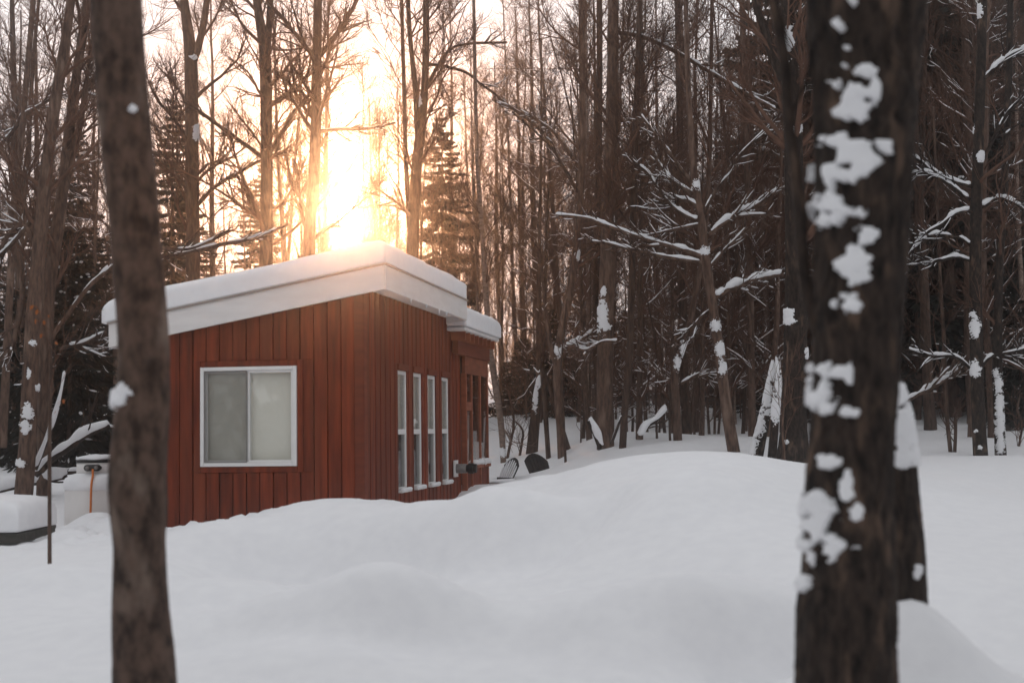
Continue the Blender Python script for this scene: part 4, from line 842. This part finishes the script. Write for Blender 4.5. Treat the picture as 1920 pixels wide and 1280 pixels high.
# fallen and leaning wood
def log(name, label, depth, pts, snow=1.2, seed=1, bark='bark_old', twigs=3):
    rg = np.random.default_rng(seed); W = np.array([(*at(q[0], q[1], depth + (q[3] if len(q) > 3 else 0)), q[2] / FPX * depth / 2) for q in pts]); W = smooth_path(W, 26)
    O = W[0, :3].copy(); t = thing(name, label, 'log' if 'log' in name else 'branch', O); P = W[:, :3] - O
    bm = trunk_mesh(P, W[:, 3], 10, .08, seed); B, Rb = grow(P[None], W[None, :, 3], twigs, .2, .95, (.3, .8), (.5, 1.0), .2, 6, (.3, .5), rg, .006, .16); bm.tubes(B, Rb, 4, False); bm.obj('wood', M[bark], t)
    if snow:
        S = MB(); tt = np.linspace(.0, 1, 40); c = interp_path(P, tt); r = interp_path(W[:, 3], tt); sr = r * snow * (1 + .4 * vnoise(c * 4 + seed)); sr[0] *= .4; sr[-1] *= .3
        c = c + UP * (r * .6 + sr * .5)[:, None]; c[:, 1] -= r * .2; S.tubes(c, sr, 9, True); S.obj('snow', M['snow'], t, kind='stuff')
log('fallen_log', 'stub of log leaning out of the snow at the thickest trunk', 26.8, [(1128, 842, 14), (1118, 815, 13), (1105, 788, 11)], 1.0, 81, twigs=0)
log('fallen_branch', 'short stick leaning between the log stub and the brown trunk', 26.8, [(1146, 832, 6), (1156, 805, 6), (1165, 780, 5)], .5, 82, twigs=1)
log('fallen_branch', 'forked fallen branch lying snow-topped right of the brown trunk', 27.5, [(1200, 820, 7), (1212, 800, 8), (1232, 786, 7), (1250, 765, 5)], 1.8, 83, twigs=2)
log('fallen_log', 'dark log lying under snow behind the leaning tree', 23, [(-20, 922, 12), (60, 905, 12), (125, 893, 10)], 1.9, 84)
log('fallen_log', 'level snow-topped log running to the white tank', 24, [(64, 893, 8), (120, 886, 9), (165, 883, 9), (215, 874, 8)], 1.2, 85)
log('fallen_branch', 'thick snow-laden bough arching up behind the tank', 22.6, [(66, 890, 14), (95, 862, 14), (130, 838, 13), (160, 816, 12), (205, 798, 10)], 1.3, 86)
log('fallen_branch', 'slim snow-lined bough rising steeply left of the tank', 22.4, [(66, 880, 8), (82, 840, 8), (100, 790, 7), (114, 740, 6), (121, 697, 5)], 1.2, 87)
log('fallen_branch', 'bare curved bough under the snow-laden one', 23.2, [(95, 862, 8), (135, 820, 8), (165, 785, 7), (185, 735, 5)], 0.3, 88)
# saplings poking from the snow
for (a, l) in [((93, 1080, 8, 93, 820, 7, 96, 640, 6, 92, 480, 4), 'thin sapling stem with a few orange leaves before the snow-topped platform'), ]:
    s = tree_from_px('thin_sapling', l, 12.6, [(a[0], a[1], a[2]), (a[3], a[4], a[5]), (a[6], a[7], a[8]), (a[9], a[10], a[11])], crown=dict(n1=5, t0=.45, l1=(.25, .6), n2=2, n3=2, rmin=.0022), seed=90, n=30)
    L_ = MB(); O = np.array(s.location); r2 = np.random.default_rng(4)
    for (px, py) in [(62, 572), (70, 580), (82, 600), (78, 625), (104, 640), (112, 752), (118, 748), (104, 770), (90, 590), (66, 598)]:
        p = np.array(at(px, py, 12.6)) - O; d = nrm(r2.normal(size=3) * np.array([.5, .5, .3]) - UP) * .05; wv = nrm(np.cross(d, r2.normal(size=3))) * .014
        L_.add([p, p + d * .3 + wv, p + d * .7 + wv * .8, p + d, p + d * .7 - wv * .8, p + d * .3 - wv], [(0, 1, 2, 3), (0, 3, 4, 5)])
        L_.tubes([p, p * .75 + .25 * np.array([0, 0, p[2] - .1])], [.0015, .0015], 3)
    L_.obj('leaves', M['leaf'], s, kind='stuff', smooth=False)
r2 = np.random.default_rng(15)
for i, (px, py, Yd, top, l) in enumerate([(1060, 855, 28, 560, 'thin whip of a sapling beside the leaning prop'), (1257, 848, 28, 600, 'thin whip left of the forked dark tree'), (1302, 812, 30, 640, 'thin whip right of the straight brown trunk'), (957, 830, 31, 735, 'short thin whip right of the pale curved trunk'), (1340, 805, 32, 660, 'thin whip left of the snow-limbed tree foot'), (1348, 802, 32, 650, 'second thin whip left of the snow-limbed tree foot'), (979, 826, 31, 790, 'tiny reddish whip standing in open snow'), (1472, 874, 22.5, 640, 'thin stem crossing before the broad dark trunk'), (1912, 828, 27, 740, 'forked thin sapling at the right frame edge'), (1232, 828, 28.5, 560, 'slim snow-lined stem between the brown trunk and the forked tree')]):
    tree_from_px('thin_sapling', l, Yd, [(px, py, 5), (px + r2.normal() * 3, (py * 2 + top) / 3, 4.5), (px + r2.normal() * 6, (py + 2 * top) / 3, 4), (px + r2.normal() * 8, top, 2.5)], crown=dict(n1=7, t0=.3, l1=(.3, .8), n2=3, n3=2, rmin=.003), seed=100 + i, n=18, sides=6)

# ------------------------------------------------------------------ chairs
def chair(loc, rz, label, snowy):
    """slatted garden chair facing local -Y"""
    t = thing('garden_chair', label, 'chair', loc, rz, 'garden chairs in the snow')
    rec = math.radians(26)
    def back(s, h): return Vector((s, .22 + h * math.sin(rec), .30 + h * math.cos(rec)))
    n = 7; wd = .60 / n
    for i in range(n):
        s = (i - (n - 1) / 2) * wd; top = .80 - 1.9 * s * s * 1.0
        fan = 1.0
        wd_ = wd * (.38 if snowy else .415); bm = MB(); N_ = 7; hs = np.linspace(0, top, N_)
        V = []; 
        for h in hs:
            k = .78 + .22 * min(1, h / .55)
            for (dx, dn) in ((-wd_, 0), (wd_, 0), (wd_, .02), (-wd_, .02)):
                hh = h - (1.9 * ((s + dx) ** 2 - s * s) if h == top else 0)
                p = back((s + dx) * k, hh); V.append((p.x, p.y + dn * math.cos(rec), p.z - dn * math.sin(rec)))
        ii = np.arange(len(V)).reshape(N_, 4); bm.add(V, [np.stack([ii[:-1], np.roll(ii[:-1], -1, 1), np.roll(ii[1:], -1, 1), ii[1:]], -1).reshape(-1, 4), ii[0][None, ::-1], ii[-1][None]])
        so = bm.obj('back_slat', M['chair'], t, smooth=False)
        if snowy:
            q = MB(); hs = np.linspace(.05, top - .05, 9); pp = np.array([back(s * (.78 + .22 * min(1, h / .55)), h) + Vector((0, -.010, .004)) for h in hs]); q.tubes(pp, .019 * (1 + .25 * vnoise(pp * 9 + i)) * np.array([.5, .9, 1, 1, 1, 1, 1, .9, .5]), 8); q.obj('snow', M['snow'], so, kind='stuff')
    for i in range(6):
        y = -.30 + i * .095; bm = MB(); bm.box(-.26, .26, y, y + .085, .36 - .12 * i / 5, .385 - .12 * i / 5); bm.obj('seat_slat', M['chair'], t, smooth=False)
    for s in (-1, 1):
        bm = MB(); bm.bar((s * .34, -.40, .56), (s * .34, .42, .54), .12, .025); bm.obj('arm', M['chair'], t, smooth=False)
        bm = MB(); bm.bar((s * .30, -.30, 0), (s * .30, -.30, .546), .09, .028, (1, 0, 0)); bm.obj('leg', M['chair'], t, smooth=False)
        bm = MB(); bm.bar((s * .285, -.33, .33), (s * .285, .75, .02), .028, .13); bm.obj('leg', M['chair'], t, smooth=False)
    bm = MB(); bm.bar((-.29, .36, .62), (.29, .36, .62), .03, .06); bm.obj('back_rail', M['chair'], t, smooth=False)
    if snowy:
        q = MB()
        for s in (-1, 1):
            pp = np.array([(s * .34, y, .60) for y in np.linspace(-.38, .38, 8)]); q.tubes(pp, .04 * (1 + .3 * vnoise(pp * 8)), 8)
        q.obj('arm_snow', M['snow'], t)
    return t
p = at(944, 862, 26.8); z1 = p.z - 0.98
chair((p.x - .30, p.y - .1, z1), math.radians(-62), 'dark slatted garden chair, snow on its reclined back, nearest the cabin', True)
p = at(1036, 848, 28.2); chair((p.x, p.y, p.z - 1.02), math.radians(138), 'black slatted garden chair with bare rounded back, farther from the cabin', False)

# ------------------------------------------------------------------ gas tank, platform
tp = at(186, 985, 19.0); tk = thing('gas_tank', 'white upright gas tank with black-lidded collar, left of the cabin', 'tank', (tp.x, tp.y, tp.z - .35))
tz = lambda py: at(186, py, 19.0).z - (tp.z - .35)
zs = tz(905); zc = tz(885); zt = tz(866); r = .445
prof = [(0, r), (zs - .14, r), (zs - .05, r * .985), (zs, r * .95), (zs + .05, r * .86), (zc - .03, r * .62), (zc, r * .50), (zc + .005, r * .45)]
q = MB(); q.tubes([(0, 0, z) for z, _ in prof], [a for _, a in prof], 40); q.obj('tank_body', M['tank'], tk)
q = MB(); q.tubes([(0, 0, zc - .03), (0, 0, zt - .002)], [r * .66, r * .66], 40); q.obj('collar', M['tank'], tk)
q = MB(); q.tubes([(0, 0, zt), (0, 0, zt + .035)], [r * .68, r * .68], 40); q.obj('lid', M['black'], tk)
q = MB(); pr = [(0, .66), (.02, .69), (.045, .64), (.06, .42), (.065, .04)]; q.tubes([(0, 0, zt + .035 + z) for z, _ in pr], [r * a for _, a in pr], 30); V = q.v[0]; q.v[0] = V + np.c_[0 * V[:, :2], .02 * fbm(V * 7, 3)]; q.obj('lid_snow', M['snow'], tk)
zv = (zc + zt) / 2 + .0
fy = -math.sqrt((r * .66) ** 2 - .075 ** 2)
q = MB(); q.tubes([(x, fy - .012 - .03 * (1 - (x / .12) ** 2), zv) for x in np.linspace(-.115, .115, 11)], [.012, .038, .044, .044, .044, .044, .044, .044, .044, .038, .012], 14); q.obj('valve_opening', M['black'], tk)
for dx in (-.055, .06):
    q = MB(); q.tubes([(dx, fy - .05, zv), (dx, fy - .095, zv), (dx, fy - .10, zv)], [.026, .026, .016], 14); q.obj('valve', M['grey'], tk)
hp = smooth_path(np.array([(.02, fy - .09, zv - .02), (.035, -r * .95, zv - .10), (.05, -r * 1.20, zs - .02), (.045, -r * 1.22, zs - .35), (.03, -r * 1.20, zs - .72)]), 24)
q = MB(); q.tubes(hp, np.full(24, .015), 10); q.obj('hose', M['hose'], tk)
th = np.linspace(math.radians(-185), math.radians(5), 40); q = MB(); V = []
for (k, z, tkn) in ((1.0, zs - .08, .0), (1.0, zs - .05, .02), (.985, zs - .03, .03), (.95, zs, .045), (.88, zs + .05, .065), (.74, zc - .04, .05), (.66, zc - .005, .0)):
    nn_ = fbm(np.c_[np.cos(th) * 2, np.sin(th) * 2, np.full(40, z * 3)], 3); V.append(np.c_[np.cos(th) * (r * k + tkn * (1 + nn_)), np.sin(th) * (r * k + tkn * (1 + nn_)), z + tkn * .4 * (1 + nn_)])
ii = np.arange(280).reshape(7, 40); q.add(np.array(V), np.stack([ii[:-1, :-1], ii[:-1, 1:], ii[1:, 1:], ii[1:, :-1]], -1).reshape(-1, 4))
q.obj('shoulder_snow', M['snow'], tk)

pa = at(32, 1000, 15.6); pb = at(-140, 985, 15.6)
pt_ = thing('low_platform', 'low grey wooden platform under a thick rounded slab of snow', 'platform', (pa.x, pa.y, 0))
L_ = (pb.x - pa.x); zt = pa.z; dp = 1.3
bm = MB(); bm.box(L_, 0, 0, .05, zt - .11, zt); bevel(bm.obj('rim_board', M['oldwood'], pt_, smooth=False))
bm = MB(); bm.box(-.05, 0, .0505, dp, zt - .11, zt); bevel(bm.obj('rim_board', M['oldwood'], pt_, smooth=False))
for i in range(8):
    bm = MB(); bm.box(L_, -.052, .06 + i * .18, .06 + i * .18 + .17, zt - .04, zt - .003); bm.obj('deck_board', M['oldwood'], pt_, smooth=False)
for (x, y) in ((-.10, .12), (L_ + .1, .12), (-.10, dp - .1)):
    bm = MB(); bm.box(x - .05, x + .05, y - .05, y + .05, -.3, zt - .172); bm.obj('leg', M['oldwood'], pt_, smooth=False)
_cab = cabin; cabin = pt_
roof_snow(-.02, -L_ + .02, -.02, dp, lambda u: zt, .36, 11.0, 'snow_slab')
cabin = _cab

# the sun itself, low behind the trees
sp = Vector(sd) * 320 + CAM; b = MB(); th = np.linspace(0, np.pi, 17); rs = 320 * math.tan(math.radians(0.6))
b.tubes(np.c_[0 * th, 0 * th, -np.cos(th) * rs], np.maximum(np.sin(th) * rs, .01), 32)
sm = bpy.data.materials.new('sun_disc'); sm.use_nodes = True; sm.node_tree.nodes.remove(sm.node_tree.nodes['Principled BSDF'])
em = sm.node_tree.nodes.new('ShaderNodeEmission'); em.inputs[0].default_value = (1.0, 0.96, 0.90, 1); em.inputs[1].default_value = 8
ad = sm.node_tree.nodes.new('ShaderNodeAddShader'); tr = sm.node_tree.nodes.new('ShaderNodeBsdfTransparent')   # glowing gas: the sun lamp's light passes through it
sm.node_tree.links.new(em.outputs[0], ad.inputs[0]); sm.node_tree.links.new(tr.outputs[0], ad.inputs[1]); sm.node_tree.links.new(ad.outputs[0], sm.node_tree.nodes['Material Output'].inputs[0]); sm.cycles.emission_sampling = 'NONE'
so = b.obj('sun_sphere', sm, kind='structure'); so.location = sp

# ------------------------------------------------------------------ haze: one even box round everything, added to spread the sun's glow
b = MB(); b.box(-95, 95, -40, 145, -5, 40)
hz = bpy.data.materials.new('haze'); hz.use_nodes = True; t = hz.node_tree; t.nodes.remove(t.nodes['Principled BSDF'])
pvn = t.nodes.new('ShaderNodeVolumePrincipled'); pvn.inputs['Color'].default_value = (0.97, 0.95, 0.94, 1); pvn.inputs['Density'].default_value = HAZE; pvn.inputs['Anisotropy'].default_value = 0.958
t.links.new(pvn.outputs[0], t.nodes['Material Output'].inputs['Volume'])
b.obj('haze', hz, smooth=False, kind='stuff')
